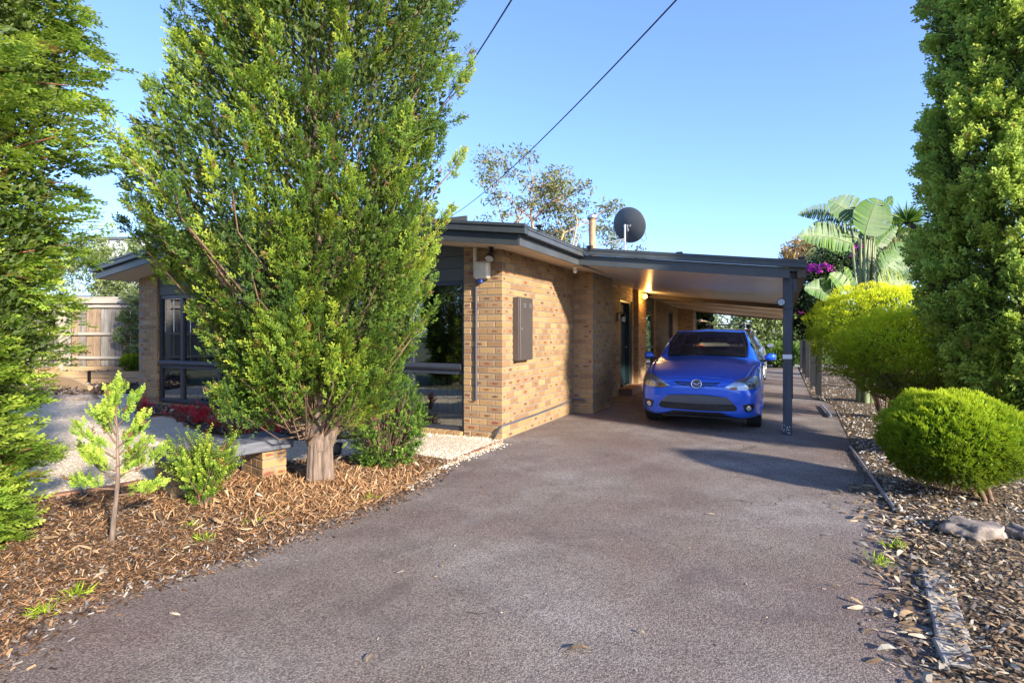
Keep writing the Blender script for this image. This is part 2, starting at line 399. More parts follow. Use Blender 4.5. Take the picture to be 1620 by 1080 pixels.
left_edge = [(-1.4, -3.0), (-2.25, 1.2), (-2.15, 1.9), G(0, 1016)[:2], G(100, 966)[:2], G(200, 928)[:2], G(330, 893)[:2], G(430, 857)[:2], G(560, 808)[:2], G(640, 775)[:2], G(690, 742)[:2], G(795, 701)[:2]]
right_edge = [G(1318, 640)[:2], G(1330, 668)[:2], G(1352, 712)[:2], G(1392, 770)[:2], G(1432, 835)[:2], G(1462, 900)[:2], G(1480, 980)[:2], G(1500, 1080)[:2], (1.9, .8), (2.2, -3)]
far = [tuple(H(-.2, 3.2)[:2]), tuple(H(-.2, 5)[:2]), tuple(H(-.25, 13.5)[:2]), tuple(H(-.25, 19)[:2]), tuple(H(3.9, 19)[:2]), tuple(H(3.85, 7)[:2])]
drive = left_edge + [tuple(H(-.1, .2)[:2])] + far + right_edge
clip_sheet('driveway', drive, 0.0, .35, MT['asphalt'])
# mulch under the trees (left) - follows the driveway edge
mul = left_edge[2:11] + gp((720, 730), (650, 717), (560, 720), (450, 731), (300, 752), (180, 772), (50, 792)) + [(-5.6, 4.4), (-5.6, 1.9)]
def hm(x, y): return .025 + .014 * nz(x, y) + .02 * math.exp(-((x+1.77)**2 + (y-4.95)**2) / .35)
clip_sheet('mulch_bed', mul, .004, .12, MT['mulchbase'], hm, margin=.25)
grav = gp((795, 700), (720, 730), (650, 717), (560, 720), (450, 731), (300, 752), (180, 772), (50, 792)) + [(-5.6, 4.4), (-9.5, 6.5), (-10.5, 9.6)] + gp((60, 640), (120, 628), (187, 624), (212, 623)) + [tuple(H(-8.05, -.05)[:2]), tuple(H(0, 0)[:2])]
clip_sheet('gravel_path', grav, .006, .3, MT['gravel'], lambda x, y: .012 + .006*nz(x, y, 2))
# dark bed by the left window
bed = gp((217, 661), (262, 659), (290, 664), (300, 676), (330, 688), (420, 700), (555, 696), (640, 690)) + [tuple(H(-1.6, -.06)[:2]), tuple(H(-8.05, -.06)[:2])]
clip_sheet('window_bed', bed, .016, .15, MT['mulchbase'], lambda x, y: .03 + .012*nz(x, y, 2))
yard = gp((60, 640), (120, 628), (187, 624), (212, 623)) + [tuple(H(-8.1, .5)[:2]), (-9.0, 15.2), (-14, 15.2), (-15, 9), (-10.5, 9.6)]
clip_sheet('yard_mulch', yard, .01, .3, MT['mulchbase'], lambda x, y: .02 + .015*nz(x, y, 2))
clip_sheet('raised_bed', [(-14.5, 14.55), (-7.5, 14.55), (-7.5, 16.2), (-14.5, 16.2)], .30, .5, MT['mulchbase'])
# right side litter strip
rs = right_edge[:9] + [(3.5, .6), (7, 2), (9, 7), tuple(H(7, 8)[:2]), tuple(H(7, 19)[:2]), tuple(H(3.95, 19)[:2]), tuple(H(3.85, 7)[:2])]
clip_sheet('garden_bed', rs, .004, .15, MT['litterbase'], lambda x, y: .03 + .015*nz(x, y, 1.5), margin=.3)
# street end behind the carport
clip_sheet('lawn', [tuple(H(-6, 21.5)[:2]), tuple(H(30, 21.5)[:2]), tuple(H(60, 90)[:2]), tuple(H(-30, 90)[:2])], .02, 4, MT['grass'])
clip_sheet('back_pavement', [tuple(H(-6, 19)[:2]), tuple(H(18, 19)[:2]), tuple(H(18, 21.5)[:2]), tuple(H(-6, 21.5)[:2])], -.006, 3, MT['concrete'])

# ------------------------------------------------------------ bricks
BR_ATTR = {}
def brick_geo(lx, ly, lz, br):
    v, f = chamf(lx, ly, lz, .0055)
    bl = []; fr = []
    for q in f:
        a, b, c = (Vector(v[i]) for i in q[:3]); n = (b-a).cross(c-a).normalized()
        for i in q:
            x, y, z = v[i]
            if abs(n.y) > .75: bl.append((x/.07, 0, z/.022)); 
            elif abs(n.x) > .75: bl.append((y/.035, 0, z/.022))
            else: bl.append((3, 3, 3))
            fr.append(br)
    return v, f, bl, fr
_brc = {}
def brick_mesh(lx, ly, lz, var):
    key = (round(lx, 3), round(ly, 3), round(lz, 3), var)
    if key not in _brc:
        v, f, bl, fr = brick_geo(lx, ly, lz, (var*.6180339) % 1)
        _brc[key] = fast_mesh('brick', v, f, {'bl': ('CORNER', 'FLOAT_VECTOR', bl), 'br': ('CORNER', 'FLOAT', fr)})
        _brc[key].materials.append(MT['brick'])
    return _brc[key]
class Bricks:
    """collects brick specs; the n largest in view become objects, the rest one joined part"""
    def __init__(s): s.b = []
    def run(s, x, y, ax, L, z0, z1, sh0=0, sh1=0, par=0, pri=0, zfn=None):
        """front corner at (x,y); runs along ax ('x'/'y', sign by L). thickness .11 inward handled by caller (t)"""
    def add(s, cx, cy, cz, lx, ly, rot, pri): s.b.append((pri, cx, cy, cz, lx, ly, rot))
    def wall(s, p0, p1, inward, z0, z1, par=0, corner0=False, corner1=False, pri=0, holes=(), zmax=None):
        """p0->p1 outer face line (local xy), inward unit vector; stretcher bond 240x86; corner: alternate courses leave the corner to the other wall"""
        p0 = Vector((*p0, 0)); p1 = Vector((*p1, 0)); d = (p1-p0); L = d.length; d.normalize(); inn = Vector((*inward, 0))
        rot = 0 if abs(d.x) > .5 else 90
        nc = int(round((z1 - z0) / .086))
        for c in range(nc):
            zc = z0 + c*.086 + .043; q = (c + par) % 2
            s0 = .12 if (corner0 and q) else 0
            s1 = L - (.12 if (corner1 and not q) else 0)
            cuts = []
            t = s0
            if not corner0 and q: cuts.append((t, min(t+.11, s1))); t += .12
            while t < s1 - .03:
                e = min(t + .23, s1); cuts.append((t, e)); t = e + .01
            for a, b in cuts:
                segs = [(a, b)]
                for (h0, h1, hz0, hz1) in holes:
                    if hz0 < zc < hz1:
                        ns = []
                        for (u, w) in segs:
                            if w <= h0 or u >= h1: ns.append((u, w)); continue
                            if u < h0 - .03: ns.append((u, h0))
                            if w > h1 + .03: ns.append((h1, w))
                        segs = ns
                for u, w in segs:
                    m = p0 + d*((u+w)/2) + inn*.055
                    if zmax and zc > zmax(m.x): continue
                    j = random.uniform(-.0015, .0025)
                    s.add(m.x - inn.x*j, m.y - inn.y*j, zc, w-u, .11, rot, pri)
    def build(s, parent, nobj=300, lz=.076):
        s.b.sort(key=lambda t: -t[0])
        for i, (pri, cx, cy, cz, lx, ly, rot) in enumerate(s.b[:nobj]):
            me = brick_mesh(round(lx, 2), ly, lz, random.randrange(37))
            o = link('brick', me, None, parent, (cx, cy, cz), R(rot))
        V_, F4, F3, BL4, BR4, BL3, BR3 = [], [], [], [], [], [], []
        for (pri, cx, cy, cz, lx, ly, rot) in s.b[nobj:]:
            v, f, bl, fr = brick_geo(lx, ly, lz, random.random()); b = len(V_); i = 0
            for (x, y, z) in v:
                if rot: x, y = -y, x
                V_.append((x+cx, y+cy, z+cz))
            for q in f:
                n = len(q)
                if n == 4: F4.append([b+j for j in q]); BL4 += bl[i:i+n]; BR4 += fr[i:i+n]
                else: F3.append([b+j for j in q]); BL3 += bl[i:i+n]; BR3 += fr[i:i+n]
                i += n
        if V_:
            me = fast_mesh('bricks', V_, F4 + F3, {'bl': ('CORNER', 'FLOAT_VECTOR', BL4+BL3), 'br': ('CORNER', 'FLOAT', BR4+BR3)})
            o = link('bricks', me, MT['brick'], parent); o['kind'] = 'stuff'

# ------------------------------------------------------------ the house
house = thing('brick_house', 'low tan brick house with charcoal gutters and large front windows beside the driveway', 'house', C0, -ANG)
RID = -3.9
def zs(x): return 2.48 - .13 * x if x > RID else 2.48 - .13*RID + .13*(x - RID)
B = Bricks(); TOP = .086*29
B.wall((-.59, 0), (0, 0), (0, 1), 0, TOP + .086, par=1, corner1=True, pri=10)
B.wall((0, 0), (0, 2.69), (-1, 0), 0, TOP, par=1, corner0=True, pri=9)
B.wall((0, 2.70), (.36, 2.70), (0, 1), 0, TOP, par=0, corner1=True, pri=5)
B.wall((.36, 2.70), (.36, 3.93), (-1, 0), 0, TOP, par=0, corner0=True, pri=4)
B.wall((0, 3.93), (0, 7.10), (-1, 0), 0, TOP, par=0, pri=3, holes=((5.86-3.93, 6.95-3.93, -1, 2.15),))
B.wall((0, 7.10), (.12, 7.10), (0, 1), 0, TOP, par=0, pri=3)
B.wall((.12, 7.10), (.12, 12.9), (-1, 0), 0, TOP, par=1, pri=2, holes=((.86, 2.02, .2, TOP), (4.0, 4.86, 1.12, 2.08)))
B.wall((.12, 12.9), (.62, 12.9), (0, 1), 0, TOP, par=0, pri=1)
B.wall((.62, 12.9), (.62, 17.0), (-1, 0), 0, TOP, par=1, pri=1)
B.wall((-8.03, 0), (-7.44, 0), (0, 1), 0, TOP, par=1, corner0=True, pri=8)
B.wall((-8.03, 3.0), (-8.03, 0), (1, 0), 0, TOP, par=1, pri=1)
B.wall((-7.44, .0), (-7.44, .11), (-1, 0), 0, TOP, par=0, pri=6)
B.wall((-4.6, 0), (-3.9, 0), (0, 1), 0, TOP, par=0, pri=2)
for bb in B.b: pass
B.b = [((b[0]*100 + (80 - 20*b[2] if b[0] == 9 else 0)), *b[1:]) for b in B.b]
B.build(house, 300)
e = .006
class _M:
    def box(s_, *a): q = MB(); q.box(*a); q.build('mortar', MT['mortar'], house)
mm = _M()
mm.box(-.59+e, -e, e, .5, 0, 2.6); mm.box(-.5, -e, .45, 2.8, 0, 2.44)
mm.box(-.5, .36-e, 2.7+e, 3.93-e, 0, 2.42)
mm.box(-.4, -e, 3.93-e, 5.86, 0, 2.44); mm.box(-.4, -e, 6.95, 7.1+e, 0, 2.44); mm.box(-.4, -e, 5.86, 6.95, 2.15, 2.44)
mm.box(-.3, .12-e, 7.1+e, 7.96, 0, 2.43); mm.box(-.3, .12-e, 9.12, 11.1, 0, 2.43); mm.box(-.3, .12-e, 11.1, 11.96, 0, 1.12); mm.box(-.3, .12-e, 11.96, 12.9+e, 0, 2.43); mm.box(-.3, .12-e, 11.1, 11.96, 2.08, 2.43)
mm.box(-.3, .12-e, 7.96, 9.12, 0, .2)
mm.box(-.3, .62-e, 12.9+e, 17, 0, 2.38)
mm.box(-8.03+e, -7.44-e, e, .3, 0, 2.44); mm.box(-8.03+e, -7.8, .3, 3, 0, 2.42); mm.box(-4.6+e, -3.9-e, e, .3, 0, 2.9)

# inside: floor, back wall, ceiling, so the windows look into rooms
rm = MB(); rm.box(-7.95, -.52, 4.0, 4.1, 0, 3); rm.box(-7.95, -.52, .1, 4.0, .02, .08); rm.box(-7.9, -.52, .12, 4, 2.36, 2.42)
rm.box(-4.3, -4.2, .3, 4, 0, 2.4); rm.box(-8.0, -7.9, 3, 17, 0, 2.4); rm.box(-8, .3, 16.9, 17, 0, 2.4); rm.box(-2.2, -2.1, 4, 17, 0, 2.4)
rm.build('interior_wall', MT['room'], house)
# roof: two slabs
ro = MB()
for (xa, xb) in ((RID, .5), (RID, -8.33)):
    for_y = (-.55, 17.2)
    za, zb = zs(xa), zs(xb)
    ro.add([(xa, for_y[0], za+.12), (xb, for_y[0], zb+.12), (xb, for_y[1], zb+.12), (xa, for_y[1], za+.12),
            (xa, for_y[0], za+.2), (xb, for_y[0], zb+.2), (xb, for_y[1], zb+.2), (xa, for_y[1], za+.2)],
           [(0,3,2,1),(4,5,6,7),(0,1,5,4),(1,2,6,5),(2,3,7,6),(3,0,4,7)])
roof = ro.build('roof', MT['roofmetal'], house)
so = MB()   # raked soffit lining
for (xa, xb) in ((RID, .495), (RID, -8.325)):
    za, zb = zs(xa), zs(xb)
    so.add([(xa, -.545, za+.004), (xb, -.545, zb+.004), (xb, 17.1, zb+.004), (xa, 17.1, za+.004), (xa, -.545, za+.022), (xb, -.545, zb+.022), (xb, 17.1, zb+.022), (xa, 17.1, za+.022)],
           [(0,3,2,1),(4,5,6,7),(0,1,5,4),(1,2,6,5),(2,3,7,6),(3,0,4,7)])
so.build('soffit', MT['cream'], house)
def rake(y0, y1, dz0, dz1, xr=.5, xl=-8.33, m=MT['charcoal'], name='bargeboard'):
    for xa, xb in ((RID+.001, xr), (RID-.001, xl)):
        b = MB(); za, zb = zs(xa), zs(xb)
        b.add([(xa, y0, za+dz0), (xb, y0, zb+dz0), (xb, y1, zb+dz0), (xa, y1, za+dz0), (xa, y0, za+dz1), (xb, y0, zb+dz1), (xb, y1, zb+dz1), (xa, y1, za+dz1)],
              [(0,3,2,1),(4,5,6,7),(0,1,5,4),(1,2,6,5),(2,3,7,6),(3,0,4,7)])
        b.build(name, m, house)
rake(-.585, -.55, 0, .135)
rake(-.645, -.548, .137, .185, .62, -8.43, name='barge_cap'); rake(-.635, -.548, .187, .215, .615, -8.42, name='barge_cap'); rake(-.65, -.548, .217, .25, .622, -8.435, name='barge_cap')
g = MB(); zf = zs(.5)
g.box(.502, .53, -.586, 1.47, zf, zf+.135); g.build('fascia', MT['fascia_lit'], house)
g = MB()
for a, b, w in ((.137, .175, .62), (.177, .20, .61), (.202, .225, .622), (.227, .238, .63)): g.box(.532, w, -.548 if a > .2 else -.55, 1.47, zf+a-.02, zf+b-.02)
g.build('gutter', MT['fascia_lit'], house)
fl = MB(); fl.box(-8.36, -8.332, -.54, 17, zs(-8.33)-.0, zs(-8.33)+.2); fl.build('fascia', MT['charcoal'], house)
# front windows ---------------------------------------------------------
def window(x0, x1, z0, z1, y, mull=(), trans=None, par=house, hm=None):
    f = MB(); w = .055
    f.box(x0, x0+w, y, y+.07, z0, z1); f.box(x1-w, x1, y, y+.07, z0, z1)
    f.box(x0+w, x1-w, y-.002, y+.068, z0, z0+w); f.box(x0+w, x1-w, y-.002, y+.068, z1-w, z1)
    for mx in mull: f.box(mx-.04, mx+.04, y-.004, y+.066, z0+w, z1-w)
    fo = f.build('window_frame', MT['frame'], par)
    if trans:
        t = MB(); t.tube([(x0+w, y-.012, trans), (x1-w, y-.012, trans)], .045, 10); t.box(x0+w, x1-w, y-.008, y+.06, trans-.10, trans-.03)
        t.build('transom', MT['frame'], fo, smooth=False)
    xs = [x0+w] + [m for m in mull] + [x1-w]
    zz = [z0+w, trans, z1-w] if trans else [z0+w, z1-w]
    for i in range(len(xs)-1):
        for j in range(len(zz)-1):
            a = xs[i] + (.04 if i else 0); b = xs[i+1] - (.04 if i < len(xs)-2 else 0)
            p = MB(); p.box(a, b, y+.03, y+.034, zz[j], zz[j+1]); p.build('pane', MT['glass'], fo)
    return fo
window(-3.9, -.59, .06, 2.11, .05, (-1.50, -2.7), .93)
window(-7.44, -4.6, .10, 2.10, .05, (-6.75, -5.7), .83)
hb = MB()
for i, (a, b) in enumerate(((2.112, 2.275), (2.28, 2.44), (2.445, 2.60))):
    for (x0, x1) in ((-3.9, -.592), (-7.438, -4.6)):
        q = MB(); q.box(x0, x1, .035+.006*(i % 2), .09, a, b); q.build('head_board', MT['board'], house)
ub = MB(); ub.box(-7.4, -.6, .095, .12, 2.55, 3.0); ub.build('gable_infill', MT['board'], house)
bl = MB(); bl.box(-3.8, -.65, .095, .11, 1.90, 2.05); bl.build('roller_blind', MT['blind'], house)
# sheer curtains in the left window: pleated sheets
def curtain(x0, x1, y, z0, z1, amp=.03, n=60):
    b = MB(); vs = []; nz_ = 6
    for j in range(nz_+1):
        t = j/nz_
        for i in range(n+1):
            s_ = i/n; x = x0+(x1-x0)*s_
            vs.append((x + .01*math.sin(j*2+i), y + amp*math.sin(s_*n*.55)*(1.25-.5*t) , z0+(z1-z0)*t))
    fs = [(j*(n+1)+i, j*(n+1)+i+1, (j+1)*(n+1)+i+1, (j+1)*(n+1)+i) for j in range(nz_) for i in range(n)]
    b.add(vs, fs); b.build('curtain', MT['curtain'], house, smooth=True)
curtain(-7.34, -6.80, .145, .16, 2.05); curtain(-6.68, -5.85, .145, .16, 2.05); curtain(-5.5, -4.7, .16, .16, 2.05)
# brick sills, each brick its own
for (xa, xb) in ((-3.9, -.6), (-7.43, -4.6)):
    x = xa
    while x < xb - .1:
        me = brick_mesh(.11, .13, .07, random.randrange(37)); o = link('sill_brick', me, None, house, (x+.055, .0, .028), 0); x += .118
# conduit pipe, box with cords
pb = MB(); pb.tube([(-.385, -.018, .50), (-.385, -.018, 2.08)], .014, 8)
for z in (.7, 1.2, 1.7): pb.box(-.41, -.36, -.02, -.004, z, z+.02)
pb.build('wall_conduit', MT['pipe'], house, smooth=False)
pc = MB(); pc.tube([(-.12, -.03, .01), (-.02, -.035, .16), (.028, .01, .2), (.03, 1.0, .2), (.03, 2.0, .22), (.03, 2.62, .24), (.1, 2.66, .245), (.2, 2.67, .24), (.21, 2.67, .2)], .014, 8)
pc.build('ground_conduit', MT['pipe'], house, smooth=True)
# front door, step
d = MB(); d.box(-.16, -.12, 5.93, 6.72, .17, 2.10); dr = d.build('door', MT['door'], house)
hk = MB(); hk.tube([(-.11, 6.62, 1.05), (-.05, 6.62, 1.05), (-.05, 6.52, 1.05)], .012, 8); hk.build('handle', MT['steel'], dr)
d = MB(); d.box(-.17, -.02, 5.86, 5.93, .17, 2.15); d.box(-.17, -.02, 6.72, 6.95, .17, 2.15); d.box(-.17, -.02, 5.93, 6.72, 2.10, 2.15); d.build('door_frame', MT['door'], house)
d = MB(); d.box(-.2, -.14, 5.9, 6.9, 0, 2.12); d.build('door_backing', MT['dark'], house)
st = MB(); st.cbox(-.02, .30, 5.72, 7.08, 0, .15, .012); st.build('door_step', MT['mulch_brick'], house)
# side windows along the carport
def side_window(y0, y1, z0, z1, x, head=None):
    f = MB(); w = .05
    f.box(x-.07, x, y0, y0+w, z0, z1); f.box(x-.07, x, y1-w, y1, z0, z1); f.box(x-.068, x+.002, y0+w, y1-w, z0, z0+w); f.box(x-.068, x+.002, y0+w, y1-w, z1-w, z1)
    zm = z0 + (z1-z0)*.42
    if z1 - z0 > 1.3: f.box(x-.066, x+.004, y0+w, y1-w, zm, zm+w)
    fo = f.build('window_frame', MT['frame'], house)
    p = MB(); p.box(x-.036, x-.032, y0+w, y1-w, z0+w, z1-w); p.build('pane', MT['glass'], fo)
    b = MB(); b.box(x-.3, x-.25, y0-.02, y1+.02, z0-.02, z1+.02); b.build('window_backing', MT['room'], house)
side_window(7.97, 9.11, .22, 2.03, .08); side_window(11.11, 11.95, 1.14, 2.07, .09)
hd = MB(); hd.box(-.02, .085, 7.965, 9.115, 2.035, 2.42); hd.build('head_board', MT['board'], house)
sl = MB(); sl.cbox(-.02, .19, 7.9, 9.18, .14, .205, .01); sl.build('window_sill', MT['mulch_brick'], house)
# flue
fu = MB(); zr = 3.02; fx, fy = -.30, 4.71
fu.lathe([(.07, zr-.5), (.07, zr+.74), (.082, zr+.745), (.082, zr+.76)], 20, (fx, fy, 0))
flu = fu.build('flue', MT['rust'], house, smooth=False)
fc = MB(); fc.lathe([(.10, zr+.77), (.112, zr+.79), (.112, zr+.83), (.03, zr+.88)], 20, (fx, fy, 0)); fc.lathe([(.05, zr+.73), (.05, zr+.78)], 12, (fx, fy, 0)); fc.build('flue_cap', MT['steel'], flu)

# ------------------------------------------------------------ carport (same frame as the house)
cp = thing('carport', 'open flat roofed carport with charcoal beam and ribbed ceiling joined to the house wall', 'carport', C0, -ANG)
def cz(x, y):   # underside height of the warped sheet
    t = (x-.5)/(3.45-.5); f = (y-1.47)/12.
    a = 2.425 - .12*f; b = 2.125 - .16*f
    return a + (b-a)*t
def cy(x): return 1.47 + (x-.5)*.17
def skew(s, x0, x1, y0, y1, h0, h1, n=1):
    """a board following the carport front line; y offsets relative to cy, heights relative to cz"""
    P = []
    for x in (x0, x1):
        for dy in (y0, y1):
            for h in (h0, h1):
                y = cy(x)+dy; P.append((x, y, cz(x, 1.47)+h))
    s.add(P, [(0,1,3,2),(4,6,7,5),(0,4,5,1),(2,3,7,6),(0,2,6,4),(1,5,7,3)])
b = MB(); skew(b, .53, 3.36, 0, .045, 0, .14); b.build('front_beam', MT['charcoal'], cp)
b = MB()
for a0, a1, w in ((.118, .155, .085), (.157, .18, .075), (.182, .205, .087), (.207, .216, .095)): skew(b, .623 if a0 < .15 else .60, 3.56, -w, -.002, a0+.03, a1+.03)
b.build('front_gutter', MT['charcoal'], cp)
def sheet(name, m, x0, x1, ya, yb, dz, pitch, rib, parent):
    """ribbed sheet, ribs running left-right under the roof"""
    vs, fs = [], []; ys = []; y = ya
    while y < yb:
        ys += [(y, 0), (y+pitch*.80, 0), (y+pitch*.84, rib), (y+pitch*.96, rib)]; y += pitch
    for (yy, h) in ys:
        for x in (x0, (x0+x1)/2, x1):
            yq = yy + max(0, (cy(x)-1.47)*(1-(yy-1.47)/12)); vs.append((x, yq, cz(x, yy)+dz+h))
    n = len(ys); fs = [(i*3+j, i*3+j+1, (i+1)*3+j+1, (i+1)*3+j) for i in range(n-1) for j in range(2)]
    b = MB(); b.add(vs, fs); return b.build(name, m, parent)
sheet('ceiling_sheet', MT['ceiling'], .13, 3.36, 1.53, 8.4, .03, .215, .024, cp)
# top skin
b = MB(); P = []
for x in (.14, 3.50):
    for y in (1.5, 13.4):
        for h in (.10, .15): yy = y + ((cy(x)-1.47)*(1-(y-1.47)/12)); P.append((x, yy, cz(x, y)+h))
b.add(P, [(0,1,3,2),(4,6,7,5),(0,4,5,1),(2,3,7,6),(0,2,6,4),(1,5,7,3)]); b.build('roof_sheet', MT['roofmetal'], cp)
# side gutter on the right
b = MB(); P = []
for x in (3.45, 3.56):
    for y in (1.47, 13.4):
        for h in (.02, .19): yy = y + ((cy(x)-1.47)*(1-(y-1.47)/12)); P.append((x, yy-.0, cz(3.5, y)+h))
b.add(P, [(0,1,3,2),(4,6,7,5),(0,4,5,1),(2,3,7,6),(0,2,6,4),(1,5,7,3)]); b.build('side_gutter', MT['beam'], cp)
b = MB(); P = []
for x in (3.362, 3.448):
    for y in (1.6, 13.4):
        for h in (-.0, .10): yy = y + ((cy(x)-1.47)*(1-(y-1.47)/12)); P.append((x, yy, cz(3.4, y)+h))
b.add(P, [(0,1,3,2),(4,6,7,5),(0,4,5,1),(2,3,7,6),(0,2,6,4),(1,5,7,3)]); b.build('side_beam', MT['beam'], cp)
# tan corrugated rear section hung a little lower, rolls in three bands
def xbeam(y, w, h0, h1, m, name='cross_beam'):
    b = MB(); P = []
    for x in (.14, 3.36):
        for yy in (y, y+w):
            for h in (h0, h1): P.append((x, yy, cz(x, y)+h))
    b.add(P, [(0,1,3,2),(4,6,7,5),(0,4,5,1),(2,3,7,6),(0,2,6,4),(1,5,7,3)]); b.build(name, m, cp)
xbeam(8.4, .05, -.07, .09, MT['beam'])
for i, (y0, y1, d0, d1) in enumerate(((8.5, 9.9, -.03, -.05), (10.0, 11.6, -.07, -.09), (11.7, 13.3, -.11, -.15))):
    vs = []; n = 14
    for j in range(n+1):
        t = j/n; y = y0+(y1-y0)*t
        for x in (.14, 1.7, 3.36): vs.append((x, y, cz(x, y) + d0+(d1-d0)*t + .03*math.sin(t*math.pi)))
    b = MB(); b.add(vs, [(j*3+q, j*3+q+1, (j+1)*3+q+1, (j+1)*3+q) for j in range(n) for q in range(2)])
    b.build('rear_sheet', MT['tan'], cp, smooth=True)
    xbeam(y1+.01, .06, d1-.03, .05, MT['tan'] if i < 2 else MT['beam'])
xbeam(13.38, .04, -.19, .12, MT['beam'])
def post(x, y, w, z1, m, par, name='post'):
    b = MB(); b.cbox(x-w/2, x+w/2, y-w/2, y+w/2, 0, z1, .006); return b.build(name, m, par)
p1 = post(3.335, 2.11, .115, 2.17, MT['post'], cp)
b = MB(); b.box(3.335-.0595, 3.335+.0595, 2.11-.0595, 2.11+.0595, 1.04, 1.10); b.build('white_tape', MT['white'], p1)
b = MB()
for i in range(16):
    a = random.choice((0, 1)); u = random.uniform(-.05, .05); z = random.uniform(.02, .13); r_ = random.uniform(.003, .008)
    x, y = (3.335+u, 2.11-.058) if a == 0 else (3.335-.058, 2.11+u)
    b.cbox(x-r_, x+r_, y-r_, y+r_, z-r_, z+r_, .002)
b.build('peeling_paint', MT['white'], p1)
b = MB(); b.box(3.394, 3.45, 2.07, 2.12, 1.95, 2.13); b.build('post_bracket', MT['post'], p1)
post(3.43, 6.56, .10, 2.05, MT['black_post'], cp); post(3.43, 11.2, .10, 2.0, MT['black_post'], cp)
b = MB(); b.tube([(3.40, 1.98, 2.10), (3.40, 2.03, 1.9), (3.395, 2.05, 1.2), (3.395, 2.05, .5)], .006, 5)
b.tube([(3.28, 2.05, 1.72), (3.335, 2.045, 1.715), (3.42, 2.06, 1.74), (3.52, 2.2, 1.66)], .004, 5)
b.build('cable', MT['cord'], cp)
# white conduit below the eave and along the wall
b = MB(); b.tube([(.40, 2.62, 2.44), (.41, 3.95, 2.43)], .011, 6); b.build('pelmet_conduit', MT['cream_plastic'], cp)
b = MB(); b.tube([(.02, 4.3, 2.42), (.02, 5.5, 2.41)], .011, 6); b.tube([(.14, 7.25, 2.36), (.16, 9, 2.33), (.25, 13.3, 2.2)], .011, 6); b.build('eave_conduit', MT['cream_plastic'], cp)
# posts along the driveway's far right side: a fence line
fp = thing('post_fence', 'row of tall black posts at the garden edge behind the carport', 'fence', H(4.0, 7.2), -ANG)
for i, y in enumerate((0, 2.3, 5.1, 7.5, 10.0)): post(0, y, .12, 1.95, MT['black_post'], fp)
b = MB(); b.box(.065, .11, -.1, 10.1, 1.80, 1.90); b.build('rail', MT['black_post'], fp)

# ------------------------------------------------------------ fittings on the house
def spot(loc, aim, label, scale=1, cat='spotlight', white=False):
    t = thing('spotlight', label, cat, loc)
    aim = Vector(aim).normalized(); s = scale
    b = MB(); b.lathe([(.03*s, 0), (.03*s, .012*s)], 12); b.tube([(0, 0, 0), (0, 0, -.05*s)], .011*s, 8); b.build('bracket', MT['black'], t)
    q = aim.to_track_quat('Z', 'Y').to_matrix().to_4x4(); q.translation = Vector((0, 0, -.06*s))
    b = MB(); b.lathe([(.02*s, -.05*s), (.035*s, -.04*s), (.038*s, .01*s), (.052*s, .05*s), (.055*s, .075*s), (.048*s, .078*s)], 18)
    b.v = [tuple(q @ Vector(v)) for v in b.v]; b.build('lamp_head', MT['black'], t, smooth=False)
    b = MB(); b.lathe([(.046*s, .06*s), (.046*s, .080*s)], 18); b.v = [tuple(q @ Vector(v)) for v in b.v]; b.build('lens', MT['lens'], t)
    return t
spot(H(-.06, -.20, 2.475), (-.25, -.6, -.9), 'black spotlight with clear lens under the front eave above the brick corner', 1.15)
spot(H(3.26, 2.0, 1.86), (-.55, -1, .15), 'round floodlight fixed to the side of the dark carport post', .95)
t = thing('cable_box', 'cream plastic box with blue plug high on the front brick pier', 'box', H(-.27, -.002, 2.22), -ANG)
b = MB(); b.cbox(-.105, .105, -.10, 0, -.115, .115, .02); b.build('casing', MT['cream_plastic'], t)
b = MB(); b.cbox(-.02, .08, -.115, -.1, -.06, .08, .006); b.build('cover', MT['cream_plastic'], t)
b = MB(); b.cbox(-.055, .01, -.09, -.03, -.165, -.113, .008); b.build('blue_plug', MT['blue_plug'], t)
b = MB(); b.box(-.14, -.107, -.05, 0, -.09, .31); b.build('trunking', MT['cream_plastic'], t)
t = thing('meter_box', 'tall brown-grey metal meter box on the sunlit side wall', 'meter box', H(0, .51, 1.02), -ANG)
b = MB(); b.cbox(.001, .095, -.208, .208, 0, .86, .004); b.build('casing', MT['meter'], t)
b = MB(); b.cbox(.097, .115, -.203, .203, .006, .854, .004); dd = b.build('door', MT['meter'], t)
b = MB()
for y in (-.10, .08):
    for k_ in range(3): b.box(.113, .119, y, y+.075, .77-.022*k_, .778-.022*k_)
b.build('louvre', MT['steel'], dd)
b = MB(); b.lathe([(.012, .114), (.012, .125)], 10, (0, -.17, .43), 'x'); b.build('lock', MT['steel'], dd)
t = thing('ceiling_sensor', 'small white sensor under the eave where wall and pier meet', 'sensor', H(.42, 1.62, 2.42), -ANG)
b = MB(); b.cbox(-.03, .03, -.03, .03, -.05, .0, .008); b.build('base', MT['cream_plastic'], t)
b = MB(); b.lathe([(.005, -.11), (.028, -.10), (.034, -.075), (.028, -.052)], 12); b.build('dome', MT['cream_plastic'], t, smooth=True)
t = thing('wall_lamp', 'black carriage wall lamp beside the dark front door', 'lamp', H(0.01, 5.55, 1.75), -ANG)
b = MB(); b.cbox(0, .02, -.05, .05, -.1, .1, .005); b.tube([(.02, 0, .06), (.10, 0, .12), (.13, 0, .06)], .01, 6); b.build('bracket', MT['black'], t)
b = MB(); b.lathe([(.02, .06), (.075, .03), (.07, .02), (.05, .0), (.045, -.12), (.02, -.15)], 8, (.13, 0, 0)); b.build('lantern', MT['black'], t)
b = MB(); b.lathe([(.052, -.0), (.048, -.11)], 8, (.13, 0, 0)); b.build('glass_panel', MT['lens'], t)
